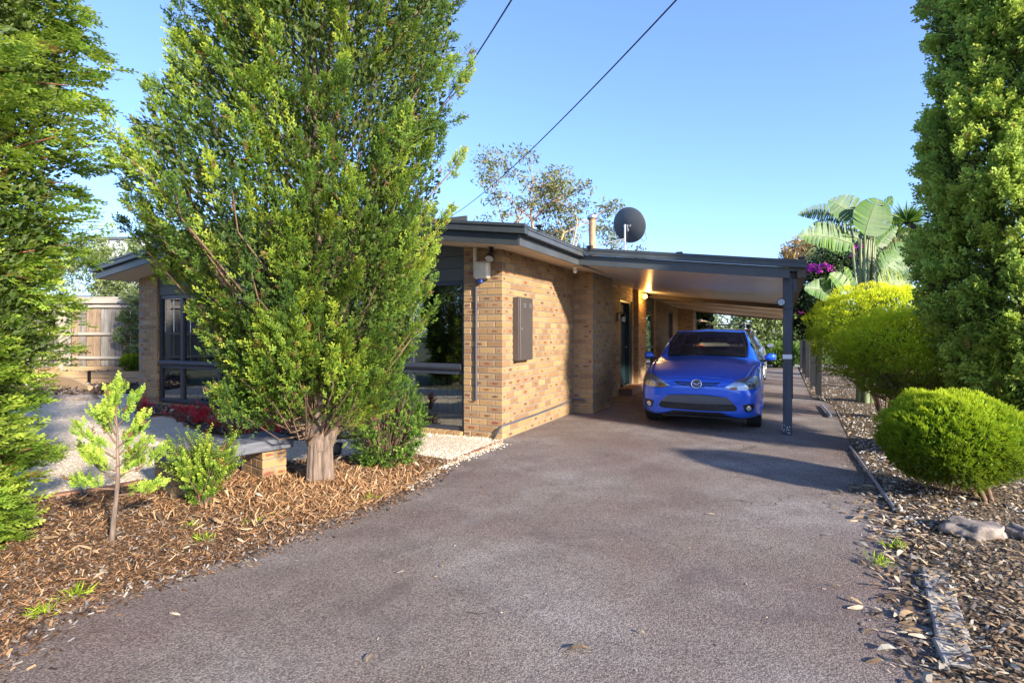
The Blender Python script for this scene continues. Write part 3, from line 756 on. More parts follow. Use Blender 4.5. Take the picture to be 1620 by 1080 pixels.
t = thing('bulb', 'glowing amber bulb hanging from the carport ceiling near the door', 'light bulb', H(.22, 7.35, 2.36), -ANG)
b = MB(); b.lathe([(.018, .0), (.02, .05)], 10); b.build('socket', MT['black'], t)
b = MB(); b.lathe([(.008, -.11), (.035, -.095), (.048, -.06), (.04, -.02), (.018, 0)], 14); b.build('bulb_glass', MT['bulb'], t, smooth=True)
pl = bpy.data.lights.new('bulb_glow', 'POINT'); pl.energy = 9; pl.color = (1, .55, .16); pl.shadow_soft_size = .05
po = bpy.data.objects.new('bulb_glow', pl); COL.objects.link(po); po.parent = t; po.location = (.07, -.02, -.06)
def clampbox(loc, label):
    t = thing('gutter_sensor', label, 'sensor', loc, -ANG)
    b = MB(); b.cbox(-.045, .045, -.03, .03, .0, .03, .006); b.build('head', MT['black'], t)
    b = MB(); b.box(-.012, .012, -.012, .012, -.04, .002); b.build('stem', MT['black'], t)
clampbox(H(.66, -.3, 2.66), 'small black solar light on the gutter above the brick corner')
clampbox(H(.72, 1.42, 2.655), 'small black solar light at the bend between house gutter and carport gutter')
clampbox(H(1.95, 1.75, 2.525), 'small black solar light in the middle of the carport gutter')
clampbox(H(3.50, 1.95, 2.385), 'small black solar light at the right end of the carport gutter')
# satellite dish
dl = H(.15, 5.8, 3.40)
t = thing('satellite_dish', 'dark grey satellite dish seen from behind on the house roof', 'satellite dish', dl)
b = MB(); rr = .40; vs = []; n = 32; rings = 7
dn = Vector((.62, .70, .34)).normalized(); qq = dn.to_track_quat('Z', 'Y').to_matrix().to_4x4(); qq.translation = Vector((.02, -.0, .40))
prof = [(rr*i/rings, .09*(i/rings)**2) for i in range(rings+1)]; prof[0] = (.004, 0)
prof2 = prof + [(rr+.006, .094), (rr+.004, .10)] + [(r_, z+.012) for r_, z in reversed(prof)]
b.lathe(prof2, n); b.v = [tuple(qq @ Vector(v)) for v in b.v]; b.build('reflector', MT['dish'], t, smooth=True)
b = MB(); b.cbox(-.09, .09, -.02, .02, -.03, .0, .004); b.cbox(-.02, .02, -.12, .03, -.045, -.005, .004); b.v = [tuple(qq @ Vector(v)) for v in b.v]; b.build('bracket', MT['steel'], t)
b = MB(); m0 = (-.05, -.06, .36); b.tube([(-.05, -.06, -.86), (-.05, -.06, .42)], .02, 8)
b.tube([(-.05, -.06, .10), (-.85, -.1, -.08)], .014, 6); b.tube([(-.05, -.06, .1), (-.75, -.3, -.75)], .014, 6); b.build('mast', MT['steel'], t)
b = MB(); b.tube([tuple(qq @ Vector((.0, -.33, .1))), tuple(qq @ Vector((.0, -.40, .25))), tuple(qq @ Vector((0, -.30, .42)))], .012, 6); b.build('feed_arm', MT['black'], t)
b = MB(); b.tube([(-.04, -.07, .34), (.0, -.09, .22), (-.02, -.08, .05), (-.05, -.07, -.06)], .007, 5); b.tube([(.30, .1, .22), (.40, .08, .06), (.47, .07, .12), (.44, .07, .26)], .006, 5); b.build('cable', MT['cord'], t)
# indoor chair seen through the right window
t = thing('lounge_chair', 'wooden slatted chair with pale cushions behind the right front window', 'chair', H(-1.12, .75, .08), -ANG+.25)
b = MB()
for i in range(9):
    x = -.34 + .085*i; b.tube([(x*.9, -.30, .12), (x, -.36, .68)], .012, 6)
b.build('slat_panel', MT['sleeper'], t)
b = MB(); b.tube([(-.36, -.36, .69), (.36, -.36, .69)], .018, 8); b.tube([(-.32, -.30, .12), (.32, -.30, .12)], .018, 8); b.build('back_frame', MT['sleeper'], t)
b = MB(); b.cbox(-.36, .30, -.32, -.18, .16, .82, .05); b.build('back_cushion', MT['curtain'], t)
b = MB(); b.cbox(-.34, .34, -.18, .4, .28, .42, .05); b.build('seat_cushion', MT['curtain'], t)
for x in (-.34, .34):
    for y in (-.28, .38): b = MB(); b.tube([(x, y, 0), (x, y, .3)], .018, 6); b.build('leg', MT['sleeper'], t)

# ------------------------------------------------------------ cars
def carpaint(name, col, coat=1.0, flake=.5):
    m, k, p, o = newmat(name); pos = k.obj()
    fl = k.new('ShaderNodeTexVoronoi'); fl.inputs['Scale'].default_value = 420; k.lk(pos, fl.inputs['Vector'])
    sep = k.new('ShaderNodeSeparateColor'); k.lk(fl.outputs['Color'], sep.inputs[0])
    dust = k.ramp(k.noise(7, 5, .7, pos), [(.5, (0, 0, 0)), (.85, (1, 1, 1))])
    c = k.mix(k.math('MULTIPLY', sep.outputs[0], .35), col, tuple(min(1, x*1.8+.01) for x in col))
    c = k.mix(k.math('MULTIPLY', dust, .12), c, (.32, .30, .30))
    k.lk(c, p.inputs['Base Color']); p.inputs['Metallic'].default_value = flake; p.inputs['Roughness'].default_value = .34
    p.inputs['Coat Weight'].default_value = coat; p.inputs['Coat Roughness'].default_value = .05
    return m
MT['blue'] = carpaint('blue_car_paint', (.008, .095, .62), 1.0, .25); MT['silver'] = carpaint('silver_car_paint', (.46, .45, .43), .6, .6)
MT['carglass'] = glassmat('car_glass', (.72, .78, .75), .05)
MT['tyre'] = simple('tyre_rubber', (.018, .018, .019), .8, var=.2, bump=.4, bs=60)
MT['alloy'] = simple('alloy', (.55, .56, .58), .3, metal=.8, var=.1)
MT['chrome'] = simple('chrome', (.75, .76, .78), .16, metal=1, var=.05)
MT['plate'] = simple('grey_panel', (.085, .09, .10), .45, var=.08)
MT['headlens'] = glassmat('headlight_lens', (.86, .88, .88), .10)
MT['amber'] = simple('amber_lens', (.55, .17, .02), .25)
MT['reflector'] = simple('lamp_reflector', (.62, .63, .64), .22, metal=.75, var=.5, vs=14)
MT['seat'] = simple('car_seat_cloth', (.025, .025, .027), .9)
MT['trim'] = simple('pale_trim', (.42, .44, .40), .7)

ST = [  # y, 9 points (x, z) from the sill centre over the side to the roof centre
 (-.822, [(0,.47)]*9),
 (-.818, [(0,.36),(.14,.36),(.21,.40),(.25,.48),(.25,.56),(.21,.61),(.15,.635),(.08,.65),(0,.655)]),
 (-.795, [(0,.25),(.38,.25),(.49,.34),(.53,.48),(.51,.61),(.43,.665),(.31,.69),(.17,.705),(0,.71)]),
 (-.72, [(0,.20),(.56,.20),(.69,.32),(.73,.49),(.70,.64),(.59,.715),(.44,.745),(.23,.765),(0,.775)]),
 (-.56, [(0,.18),(.67,.19),(.785,.33),(.805,.52),(.78,.69),(.665,.775),(.48,.805),(.25,.828),(0,.838)]),
 (-.35, [(0,.17),(.74,.19),(.83,.34),(.843,.54),(.815,.745),(.71,.835),(.51,.86),(.27,.882),(0,.892)]),
 (0, [(0,.17),(.77,.19),(.843,.35),(.8475,.60),(.825,.82),(.745,.905),(.53,.93),(.28,.95),(0,.96)]),
 (.28, [(0,.17),(.78,.19),(.843,.36),(.8475,.62),(.825,.86),(.765,.935),(.56,.968),(.29,.99),(0,1.0)]),
 (.46, [(0,.17),(.78,.19),(.843,.36),(.8475,.64),(.83,.88),(.778,.955),(.66,1.00),(.34,1.02),(0,1.03)]),
 (.80, [(0,.17),(.78,.19),(.843,.36),(.8475,.65),(.83,.90),(.775,.985),(.665,1.19),(.45,1.225),(0,1.245)]),
 (1.15, [(0,.17),(.78,.19),(.843,.36),(.8475,.66),(.83,.92),(.775,1.0),(.595,1.375),(.45,1.405),(0,1.428)]),
 (1.45, [(0,.17),(.78,.19),(.843,.36),(.8475,.67),(.83,.93),(.775,1.01),(.575,1.41),(.43,1.445),(0,1.465)]),
 (2.1, [(0,.17),(.78,.19),(.843,.36),(.8475,.68),(.83,.96),(.775,1.04),(.57,1.405),(.43,1.445),(0,1.465)]),
 (2.6, [(0,.18),(.77,.20),(.835,.37),(.843,.70),(.82,.99),(.755,1.07),(.56,1.36),(.42,1.40),(0,1.42)]),
 (2.92, [(0,.22),(.72,.24),(.79,.40),(.80,.72),(.775,.98),(.70,1.05),(.53,1.19),(.40,1.22),(0,1.235)]),
 (3.05, [(0,.28),(.62,.30),(.70,.44),(.71,.70),(.68,.86),(.60,.92),(.45,.95),(.3,.965),(0,.975)]),
 (3.085, [(0,.36),(.45,.38),(.52,.5),(.53,.66),(.50,.76),(.42,.80),(.30,.82),(.2,.825),(0,.83)]),
 (3.10, [(0,.6)]*9),
]
def crom(P, t):
    n = len(P); i = min(int(t), n-2); f = t - i
    p0, p1, p2, p3 = P[max(i-1, 0)], P[i], P[i+1], P[min(i+2, n-1)]
    return .5*((2*p1)+(p2-p0)*f+(2*p0-5*p1+4*p2-p3)*f*f+(3*p1-p0-3*p2+p3)*f**3)
def make_car(label, paint, loc, rotz, full=True, sx=1, sz=1, group=None, roof_bars=False):
    t = thing('parked_car', label, 'car', loc, rotz, group)
    Q = np.array([[(x, y, z) for x, z in pr] for y, pr in ST], float)     # S x 9 x 3
    sub = 5; NS = (len(ST)-1)*sub+1
    A = np.array([crom(Q, i/sub) for i in range(NS)])                     # NS x 9 x 3
    pc = 4; NP = 8*pc+1
    Bp = np.array([crom(np.moveaxis(A, 1, 0), j/pc) for j in range(NP)])  # NP x NS x 3
    Bp = np.moveaxis(Bp, 0, 1); Bp[:, -1, 0] = 0; Bp[:, 0, 0] = 0; Bp[..., 0] *= sx; Bp[..., 2] *= sz
    Bp[..., 1] = np.maximum.accumulate(Bp[..., 1], axis=0)
    full_v = {}
    groups = {}
    RW = .30
    arches = ((0, RW), (2.49, RW))
    def cls(si, pj):
        y = (Bp[si, pj, 1]+Bp[si+1, pj, 1])/2; p = (pj+.5)/pc; z = Bp[si:si+2, pj:pj+2, 2].mean(); x = Bp[si:si+2, pj:pj+2, 0].mean()
        for ay, r in arches:
            if x > .60*sx and math.hypot(y-ay, z-.30) < .335: return None
        if p < 1: return 'underbody'
        if .47 < y < 1.13 and p > 6.25: return 'windscreen'
        if 2.62 < y < 2.98 and p > 6.3: return 'rear_window'
        if .78 < y < 2.62 and 5.15 < p < 5.9 and not (1.50 < y < 1.60) and not (2.28 < y < 2.33): return 'side_window'
        if y < .44 and p > 5.05 and y > -.74: return 'bonnet'
        if y < -.45 and z < .655: return 'front_bumper'
        if y > 2.93: return 'tailgate'
        if p >= 6 and 1.13 <= y: return 'roof'
        if .52 < y < 1.56 and 2.0 < p < 5: return 'front_door'
        if 1.56 <= y < 2.40 and 2.0 < p < 5 and math.hypot(y-2.49, z-.3) > .40: return 'rear_door'
        return 'body'
    for si in range(NS-1):
        for pj in range(NP-1):
            c = cls(si, pj)
            if c is None: continue
            for sgn in (1, -1):
                key = c if c not in ('front_door', 'rear_door', 'side_window') else (c, sgn)
                g = groups.setdefault(key, ({}, [], []))
                ids = []
                for a, b_ in ((si, pj), (si+1, pj), (si+1, pj+1), (si, pj+1)):
                    kk = (a, b_, sgn if 0 < b_ < NP-1 else 0)
                    if kk not in g[0]:
                        g[0][kk] = len(g[1]); v = Bp[a, b_]; g[1].append((v[0]*sgn, v[1], v[2]))
                    ids.append(g[0][kk])
                if sgn < 0: ids.reverse()
                g[2].append(ids)
    allv, allf = [], []
    made = {}
    for key, (_, vs, fs) in groups.items():
        nm = key if isinstance(key, str) else key[0]
        m = MT['carglass'] if 'window' in nm or nm == 'windscreen' else (MT['black'] if nm == 'underbody' else paint)
        me = bpy.data.meshes.new(nm); me.from_pydata(vs, [], fs); me.update()
        bm = bmesh.new(); bm.from_mesh(me)
        if nm not in ('underbody',):
            # shrink slightly at open borders to make panel gaps
            for v in bm.verts:
                if v.is_boundary and nm in ('bonnet', 'front_door', 'rear_door', 'tailgate', 'front_bumper'):
                    inn = [e.other_vert(v) for e in v.link_edges if not e.is_boundary]
                    if inn:
                        d = inn[0].co - v.co
                        if d.length > 0: v.co += d.normalized()*min(.005, d.length*.3)
        bmesh.ops.recalc_face_normals(bm, faces=bm.faces); bm.to_mesh(me); bm.free()
        for q in me.polygons: q.use_smooth = True
        o = link(nm, me, m, t); made[key] = o
        if nm != 'underbody' and 'window' not in nm and nm != 'windscreen':
            md = o.modifiers.new('thick', 'SOLIDIFY'); md.thickness = .012; md.offset = -1
        b0 = len(allv); allv += vs; allf += [[b0+i for i in f] for f in fs]
    # inner dark liner so panel gaps read dark
    bvh = BVHTree.FromPolygons([Vector(v) for v in allv], allf)
    def front(x, z, off=.004):
        h = bvh.ray_cast(Vector((x, -3, z)), Vector((0, 1, 0)))
        if h[0] is None: return Vector((x, -.7, z))
        n = h[1]; n = n if n.y < 0 else -n
        return h[0] + n*off
    def patch(name, outl, m, off, parent=t, n=10, dome=0, smooth=True):
        """fan-grid patch draped on the nose inside an outline given in (x, z)"""
        cx = sum(p[0] for p in outl)/len(outl); cz_ = sum(p[1] for p in outl)/len(outl)
        O = []
        for i in range(len(outl)):
            a, b_ = outl[i], outl[(i+1) % len(outl)]
            for q in range(4): O.append((a[0]+(b_[0]-a[0])*q/4, a[1]+(b_[1]-a[1])*q/4))
        rings = 6; vs = [front(cx, cz_, off+dome)]; L = len(O)
        for r_ in range(1, rings+1):
            s_ = r_/rings
            for (x, z) in O: vs.append(front(cx+(x-cx)*s_, cz_+(z-cz_)*s_, off+dome*(1-s_*s_)))
        fs = [(0, 1+i, 1+(i+1) % L) for i in range(L)]
        for r_ in range(rings-1):
            for i in range(L): fs.append((1+r_*L+i, 1+r_*L+(i+1) % L, 1+(r_+1)*L+(i+1) % L, 1+(r_+1)*L+i))
        b = MB(); b.add(vs, fs); return b.build(name, m, parent, smooth=smooth)
    # wheels
    for wy in (0, 2.49):
        for sg in (1, -1):
            wv = MB(); xo = .835*sg*sx; xi = .64*sg*sx
            prof = [(.20, xi), (.285, xi), (.298, xi+.02*sg), (.298, xo-.02*sg), (.285, xo), (.205, xo), (.19, xo-.02*sg)]
            wv.lathe([(r_, x) for r_, x in prof], 40, (0, wy, .298), 'x')
            ty = wv.build('wheel', MT['tyre'], t, smooth=False)
            r2 = MB(); r2.lathe([(.202, xo-.035*sg), (.205, xo-.002*sg), (.19, xo-.004*sg), (.185, xo-.03*sg)], 40, (0, wy, .298), 'x')
            for q in range(10):
                a = 2*math.pi*q/10; ca, sa = math.cos(a), math.sin(a)
                r2.add([(xo-.012*sg, wy+ca*.03-sa*.02, .298+sa*.03+ca*.02), (xo-.012*sg, wy+ca*.03+sa*.02, .298+sa*.03-ca*.02),
                        (xo-.006*sg, wy+ca*.19+sa*.012, .298+sa*.19-ca*.012), (xo-.006*sg, wy+ca*.19-sa*.012, .298+sa*.19+ca*.012),
                        (xo-.04*sg, wy+ca*.03-sa*.02, .298+sa*.03+ca*.02), (xo-.04*sg, wy+ca*.03+sa*.02, .298+sa*.03-ca*.02),
                        (xo-.03*sg, wy+ca*.19+sa*.012, .298+sa*.19-ca*.012), (xo-.03*sg, wy+ca*.19-sa*.012, .298+sa*.19+ca*.012)],
                       [(0,1,2,3),(4,7,6,5),(0,4,5,1),(1,5,6,2),(2,6,7,3),(3,7,4,0)])
            r2.lathe([(.035, xo-.04*sg), (.04, xo-.008*sg), (.03, xo-.002*sg)], 16, (0, wy, .298), 'x')
            r2.build('rim', MT['alloy'], ty)
            dk = MB(); dk.lathe([(.195, xo-.09*sg), (.195, xo-.06*sg)], 24, (0, wy, .298), 'x'); dk.build('brake_disc', MT['black'], ty)
            ar = MB(); n = 22; vs = []
            for q in range(n+1):   # painted arch lip and dark liner
                a = math.pi*q/n - .12 + .24*q/n*0; a = -.22 + (math.pi+.44)*q/n
                yy = wy+math.cos(a)*.325; zz = .30+math.sin(a)*.325
                y2 = wy+math.cos(a)*.365; z2 = .30+math.sin(a)*.365
                xw = (.852 if .1 < a < 3.04 else .838)*sg*sx
                vs += [(xw-.03*sg, yy, zz), (xw, yy+(y2-yy)*.25, zz+(z2-zz)*.25), (xw-.006*sg, y2, z2), (xw-.03*sg, y2, z2)]
            ar.add(vs, [(q*4+i, (q+1)*4+i, (q+1)*4+i+1, q*4+i+1) for q in range(n) for i in range(3)])
            ar.build('wheel_arch', paint, t, smooth=True)
            li = MB(); vs = []
            for q in range(n+1):
                a = -.22 + (math.pi+.44)*q/n; yy = wy+math.cos(a)*.345; zz = .30+math.sin(a)*.345
                vs += [(.835*sg*sx, yy, zz), (.50*sg*sx, yy, zz)]
            li.add(vs, [(q*2, q*2+2, q*2+3, q*2+1) for q in range(n)]); li.build('arch_liner', MT['dark'], t)
    # mirrors
    for sg in (1, -1):
        b = MB(); x = .86*sg*sx; z0 = .965*sz
        vs = []; n = 14
        for i, (f_, s_) in enumerate(((0, .05), (.25, .8), (.5, 1), (.8, .95), (1, .6))):
            for q in range(n):
                a = 2*math.pi*q/n; vs.append((x+sg*(.0+f_*.17), .66+math.cos(a)*.05*s_+f_*.03, z0+.04+math.sin(a)*.062*s_+.01*f_))
        b.add(vs, [(i*n+q, i*n+(q+1) % n, (i+1)*n+(q+1) % n, (i+1)*n+q) for i in range(4) for q in range(n)] + [tuple(range(4*n, 5*n))])
        mr = b.build('wing_mirror', paint, t, smooth=True)
        b = MB(); b.tube([(.80*sg*sx, .66, z0-.02), (x+.05*sg, .67, z0-.005), (x+.16*sg, .68, z0-.005)], [.02, .022, .014], 8); b.build('mirror_base', MT['black'], mr)
        b = MB(); b.cbox(x+.035*sg if sg > 0 else x-.185, x+.185 if sg > 0 else x-.035, .725, .733, z0+.0, z0+.09, .004); b.build('mirror_glass', MT['chrome'], mr)
    # interior
    b = MB(); b.cbox(-.70, .70, .52, .80, .70, .985, .05); b.build('dashboard', MT['seat'], t)
    b = MB(); b.box(-.74, .74, -.3, 2.9, .24, .45); b.build('cabin_floor', MT['dark'], t)
    for x in (-.37, .37):
        b = MB(); b.cbox(x-.24, x+.24, 1.35, 1.9, .45, .62, .06); b.cbox(x-.23, x+.23, 1.80, 1.93, .62, 1.14, .06); b.cbox(x-.13, x+.13, 1.82, 1.92, 1.19, 1.36, .05)
        b.tube([(x-.06, 1.87, 1.12), (x-.06, 1.87, 1.22)], .008, 6); b.tube([(x+.06, 1.87, 1.12), (x+.06, 1.87, 1.22)], .008, 6)
        b.build('car_seat', MT['seat'], t, smooth=False)['kind'] = 'stuff' if False else ''
    b = MB(); b.cbox(-.60, .60, 2.40, 2.52, .5, 1.06, .05); b.build('rear_seat', MT['seat'], t)
    if full:
        b = MB(); n = 28; c = Vector((-.37, 1.02, 1.0)); pts = []
        for q in range(n+1):
            a = 2*math.pi*q/n; pts.append((c.x+math.cos(a)*.185, c.y+.07*math.sin(a), c.z+.17*math.sin(a)-.03))
        b.tube(pts, .014, 8, cap=False); b.tube([(c.x-.17, c.y, c.z-.03), (c.x+.17, c.y, c.z-.03)], .014, 6); b.build('steering_wheel', MT['black'], t, smooth=True)
        b = MB(); b.cbox(-.11, .11, .96, .985, 1.26, 1.32, .008); b.build('rear_view_mirror', MT['black'], t)
        # windscreen surround and wipers
        def scr(x, y):
            h = bvh.ray_cast(Vector((x, y, 3)), Vector((0, 0, -1))); return h[0] + h[1]*(.006 if h[1].z > 0 else -.006)
        b = MB(); b.tube([scr(x, .495) for x in np.linspace(-.60, .60, 16)], .012, 6); b.tube([scr(.05 + .5*q, .53-.0*q) + Vector((0, 0, .012)) for q in np.linspace(0, 1, 8)], .008, 5)
        b.tube([scr(-.52 + .5*q, .53) + Vector((0, 0, .012)) for q in np.linspace(0, 1, 8)], .008, 5); b.build('wiper', MT['black'], t)
        b = MB()
        for sg in (1, -1):
            b.tube([scr(sg*x, y) for x, y in ((.60, .52), (.585, .66), (.57, .80), (.53, .95), (.50, 1.08))], .010, 6)
        b.tube([scr(x, 1.115) for x in np.linspace(-.46, .46, 12)], .010, 6); b.build('windscreen_seal', MT['black'], t)
        # nose details
        HL = [(.37, .635), (.45, .685), (.54, .73), (.63, .765), (.71, .785), (.77, .775), (.795, .73), (.79, .67), (.75, .63), (.64, .605), (.49, .605)]
        for sg in (1, -1):
            ol = [(x*sg, z) for x, z in HL]
            hb_ = patch('headlight', ol, MT['reflector'], .003)
            ring = [(.655*sg + .052*math.cos(a)*1.0, .688 + .050*math.sin(a)) for a in np.linspace(0, 2*math.pi, 17)[:-1]]
            patch('projector', ring, MT['chrome'], .010, hb_, dome=.015)
            ri = [(.655*sg + .030*math.cos(a), .688 + .030*math.sin(a)) for a in np.linspace(0, 2*math.pi, 13)[:-1]]
            patch('lens', ri, MT['lens'], .02, hb_, dome=.014)
            patch('indicator', [(.425*sg, .618), (.47*sg, .645), (.53*sg, .668), (.53*sg, .612), (.47*sg, .604)], MT['amber'], .008, hb_)
            patch('headlight_glass', ol, MT['headlens'], .022, hb_, dome=.016)
            fg = patch('fog_lamp', [(.60*sg, .40), (.735*sg, .425), (.745*sg, .36), (.70*sg, .30), (.635*sg, .305)], MT['black'], .004)
            rg = [(.675*sg + .036*math.cos(a), .352 + .036*math.sin(a)) for a in np.linspace(0, 2*math.pi, 17)[:-1]]
            patch('bezel', rg, MT['chrome'], .010, fg, dome=.004)
            rg = [(.675*sg + .027*math.cos(a), .352 + .027*math.sin(a)) for a in np.linspace(0, 2*math.pi, 13)[:-1]]
            patch('lens', rg, MT['lens'], .016, fg, dome=.008)
        GR = [(-.40, .505), (-.2, .525), (0, .53), (.2, .525), (.40, .505), (.49, .43), (.535, .35), (.53, .315), (.45, .30), (.2, .29), (0, .288), (-.2, .29), (-.45, .30), (-.53, .315), (-.535, .35), (-.49, .43)]
        gr = patch('grille', GR, MT['black'], .003)
        patch('number_plate_panel', [(-.405, .498), (0, .518), (.405, .498), (.46, .455), (.495, .405), (.2, .395), (0, .393), (-.2, .395), (-.495, .405), (-.46, .455)], MT['plate'], .012, gr, dome=.004)
        b = MB()
        for zc in np.arange(.305, .385, .022):
            pts = [front(x, zc + (.006 if i % 2 else -.006), .010) for i, x in enumerate(np.linspace(-.50, .50, 41))]; b.tube(pts, .0032, 4, cap=False)
        b.build('grille_mesh', MT['charcoal'], gr)
        b = MB(); pts = []
        for i in range(len(GR)):
            a, c_ = GR[i], GR[(i+1) % len(GR)]
            for q in range(3): pts.append(front(a[0]+(c_[0]-a[0])*q/3, a[1]+(c_[1]-a[1])*q/3, .008))
        pts.append(pts[0]); b.tube(pts, .008, 6, cap=False); b.build('grille_surround', paint, gr, smooth=True)
        ug = patch('upper_grille', [(-.32, .700), (-.15, .694), (0, .691), (.15, .694), (.32, .700), (.27, .672), (.18, .648), (.08, .638), (-.08, .638), (-.18, .648), (-.27, .672)], MT['black'], .003)
        b = MB(); b.tube([front(x, .665 + .06*x*x*3, .008) for x in np.linspace(-.24, .24, 21)], .008, 6); b.build('grille_bar', paint, ug, smooth=True)
        b = MB(); b.tube([front(x, .206, .004) for x in np.linspace(-.50, .50, 21)], .014, 6); b.build('bumper_lip', MT['black'], t, smooth=True)
        # winged emblem in an oval ring
        b = MB(); n = 28
        pts = [front(.068*math.cos(a), .668+.052*math.sin(a), .018) for a in np.linspace(0, 2*math.pi, n)]; b.tube(pts, .008, 6, cap=False)
        em = b.build('emblem', MT['chrome'], t, smooth=True)
        b = MB()
        for sg in (1, -1):
            b.tube([front(sg*x, z, .018) for x, z in ((.056, .684), (.034, .682), (.016, .668), (0, .648))], [.003, .007, .007, .004], 6)
        b.build('emblem_wings', MT['chrome'], em, smooth=True)
        patch('emblem_ground', [(.062*math.cos(a), .668+.047*math.sin(a)) for a in np.linspace(0, 2*math.pi, 17)[:-1]], MT['plate'], .012, em)
        for sg in (1, -1):
            for y in (1.42, 2.28):
                b = MB(); x = .848*sg; b.tube([(x, y-.07, .845), (x+.022*sg, y-.05, .85), (x+.022*sg, y+.05, .855), (x, y+.07, .855)], .011, 6); b.build('door_handle', paint, made[('front_door' if y < 1.6 else 'rear_door', sg)], smooth=True)
    else:
        for sg in (1, -1):
            b = MB(); b.cbox(.58*sg-.09, .58*sg+.09, 2.90, 3.03, .80*sz, 1.05*sz, .03); b.build('tail_light', simple('tail_red', (.35, .01, .01), .25) if 'tail' not in MT else MT['tail'], t)
    if roof_bars:
        for y in (1.35, 2.25):
            b = MB(); b.cbox(-.56, .56, y-.03, y+.03, 1.555*sz, 1.58*sz, .008); rb = b.build('roof_bar', MT['steel'], t)
            for sg in (1, -1):
                b = MB(); b.cbox(.5*sg-.05, .5*sg+.05, y-.03, y+.03, 1.46*sz, 1.555*sz, .01); b.build('bar_foot', MT['black'], rb)
        for sg in (1, -1):
            b = MB(); b.tube([(sg*.55, 1.1, 1.40*sz), (sg*.545, 1.25, 1.475*sz), (sg*.545, 2.5, 1.46*sz), (sg*.545, 2.65, 1.39*sz)], .014, 6); b.build('roof_rail', MT['steel'], t)
    return t
car = make_car('glossy blue hatchback parked nose out under the carport', MT['blue'], (2.97, 8.42, 0), -R(25.2))
for c_ in car.children:
    if 'kind' in c_: del c_['kind']
car2 = make_car('silver wagon with roof bars parked behind the blue hatchback', MT['silver'], (6.72, 16.35, 0), R(180-26.3), full=False, sx=1.04, sz=1.03, roof_bars=True)
for c_ in car2.children:
    if 'kind' in c_: del c_['kind']

# ------------------------------------------------------------ foliage tools
def frames(d, roll):
    d = d/np.linalg.norm(d, axis=1, keepdims=True)
    up = np.where(np.abs(d[:, 2:3]) > .95, np.array([[1., 0, 0]]), np.array([[0, 0, 1.]]))
    a = np.cross(up, d); a /= np.linalg.norm(a, axis=1, keepdims=True); b = np.cross(d, a)
    c, s = np.cos(roll)[:, None], np.sin(roll)[:, None]
    return a*c + b*s, b*c - a*s, d
def stamp(tv, tf, tg, pos, d, roll, scale, rnd=None, plume=None):
    """copies of a small template, template z along d. returns verts, faces, colours"""
    n, k = len(pos), len(tv)
    X, Y, Z = frames(d, roll)
    sc = scale[:, None, None] if scale.ndim == 1 else scale[:, None, :]
    t = tv[None]*sc
    v = pos[:, None] + t[..., 0:1]*X[:, None] + t[..., 1:2]*Y[:, None] + t[..., 2:3]*Z[:, None]
    f = (tf[None] + (np.arange(n)*k)[:, None, None]).reshape(-1, tf.shape[1])
    rnd = rng.random(n) if rnd is None else rnd; plume = rng.random(n) if plume is None else plume
    c = np.zeros((n, k, 4)); c[..., 0] = rnd[:, None]; c[..., 1] = tg[None]; c[..., 2] = plume[:, None]; c[..., 3] = 1
    return v.reshape(-1, 3), f, c.reshape(-1, 4)
def join(parts):
    vs, fs, cs = [], [], []; b = 0
    for v, f, c in parts:
        vs.append(v); fs.append(f+b); cs.append(c); b += len(v)
    return np.concatenate(vs), np.concatenate(fs), np.concatenate(cs)
def leafobj(name, parts, m, parent, kind='stuff'):
    v, f, c = join(parts)
    o = link(name, fast_mesh(name, v, f, {'col': ('POINT', 'FLOAT_COLOR', c)}), m, parent)
    if kind: o['kind'] = kind
    return o
def t_spray(n=6, ang=38, l=.42, w=.085, cup=.06):
    """flat feathery spray: paired leaflets on a stem, length 1 along z"""
    V_, F_, G_ = [], [], []
    def quad(p, q, w_, g0, g1, side):
        p = np.array(p); q = np.array(q); d = q-p; nn = np.array([d[2], 0, -d[0]]); nn = nn/np.linalg.norm(nn)*w_
        b = len(V_); m_ = p + d*.55
        V_.extend([p, m_+nn, q, m_-nn+np.array([0, .35*w_, 0])]); F_.append([b, b+1, b+2, b+3]); G_.extend([g0, (g0+g1)/2, g1, (g0+g1)/2])
    for i in range(n):
        t = .08 + .80*i/(n-1) if n > 1 else .3; sd = 1 if i % 2 else -1; L = l*(1-.55*t)
        a = R(ang + 8*math.sin(i*2.1)); quad([0, 0, t*.92], [sd*math.sin(a)*L, cup*math.sin(i*1.7), t*.92+math.cos(a)*L], w, t*.6, min(1, t*.7+.4), sd)
    quad([0, 0, 0], [0, 0, 1.0], .05, 0, 1, 1)
    return np.array(V_), np.array(F_), np.array(G_)
def t_leaf(w=.3, fold=.12):
    V_ = np.array([[0, 0, 0], [w, fold, .45], [0, 0, 1], [-w, fold, .45]], float); return V_, np.array([[0, 1, 2, 3]]), np.array([.2, .5, .9, .5])
def t_pairs(n=8, l=.16, w=.075):
    """upright shoot with small round leaves in pairs"""
    V_, F_, G_ = [], [], []
    for i in range(n):
        t = .15+.85*i/(n-1)
        for s_ in (0, math.pi):
            a = s_ + i*1.57; r0 = np.array([0, 0, t]); d = np.array([math.cos(a)*.85, math.sin(a)*.85, .5]); L = l*(1.1-.35*t); sd = np.array([-math.sin(a), math.cos(a), 0])*w
            b = len(V_); V_.extend([r0, r0+d*L*.55+sd, r0+d*L, r0+d*L*.55-sd]); F_.append([b, b+1, b+2, b+3]); G_.extend([t*.7, t*.8, t, t*.8])
    return np.array(V_), np.array(F_), np.array(G_)
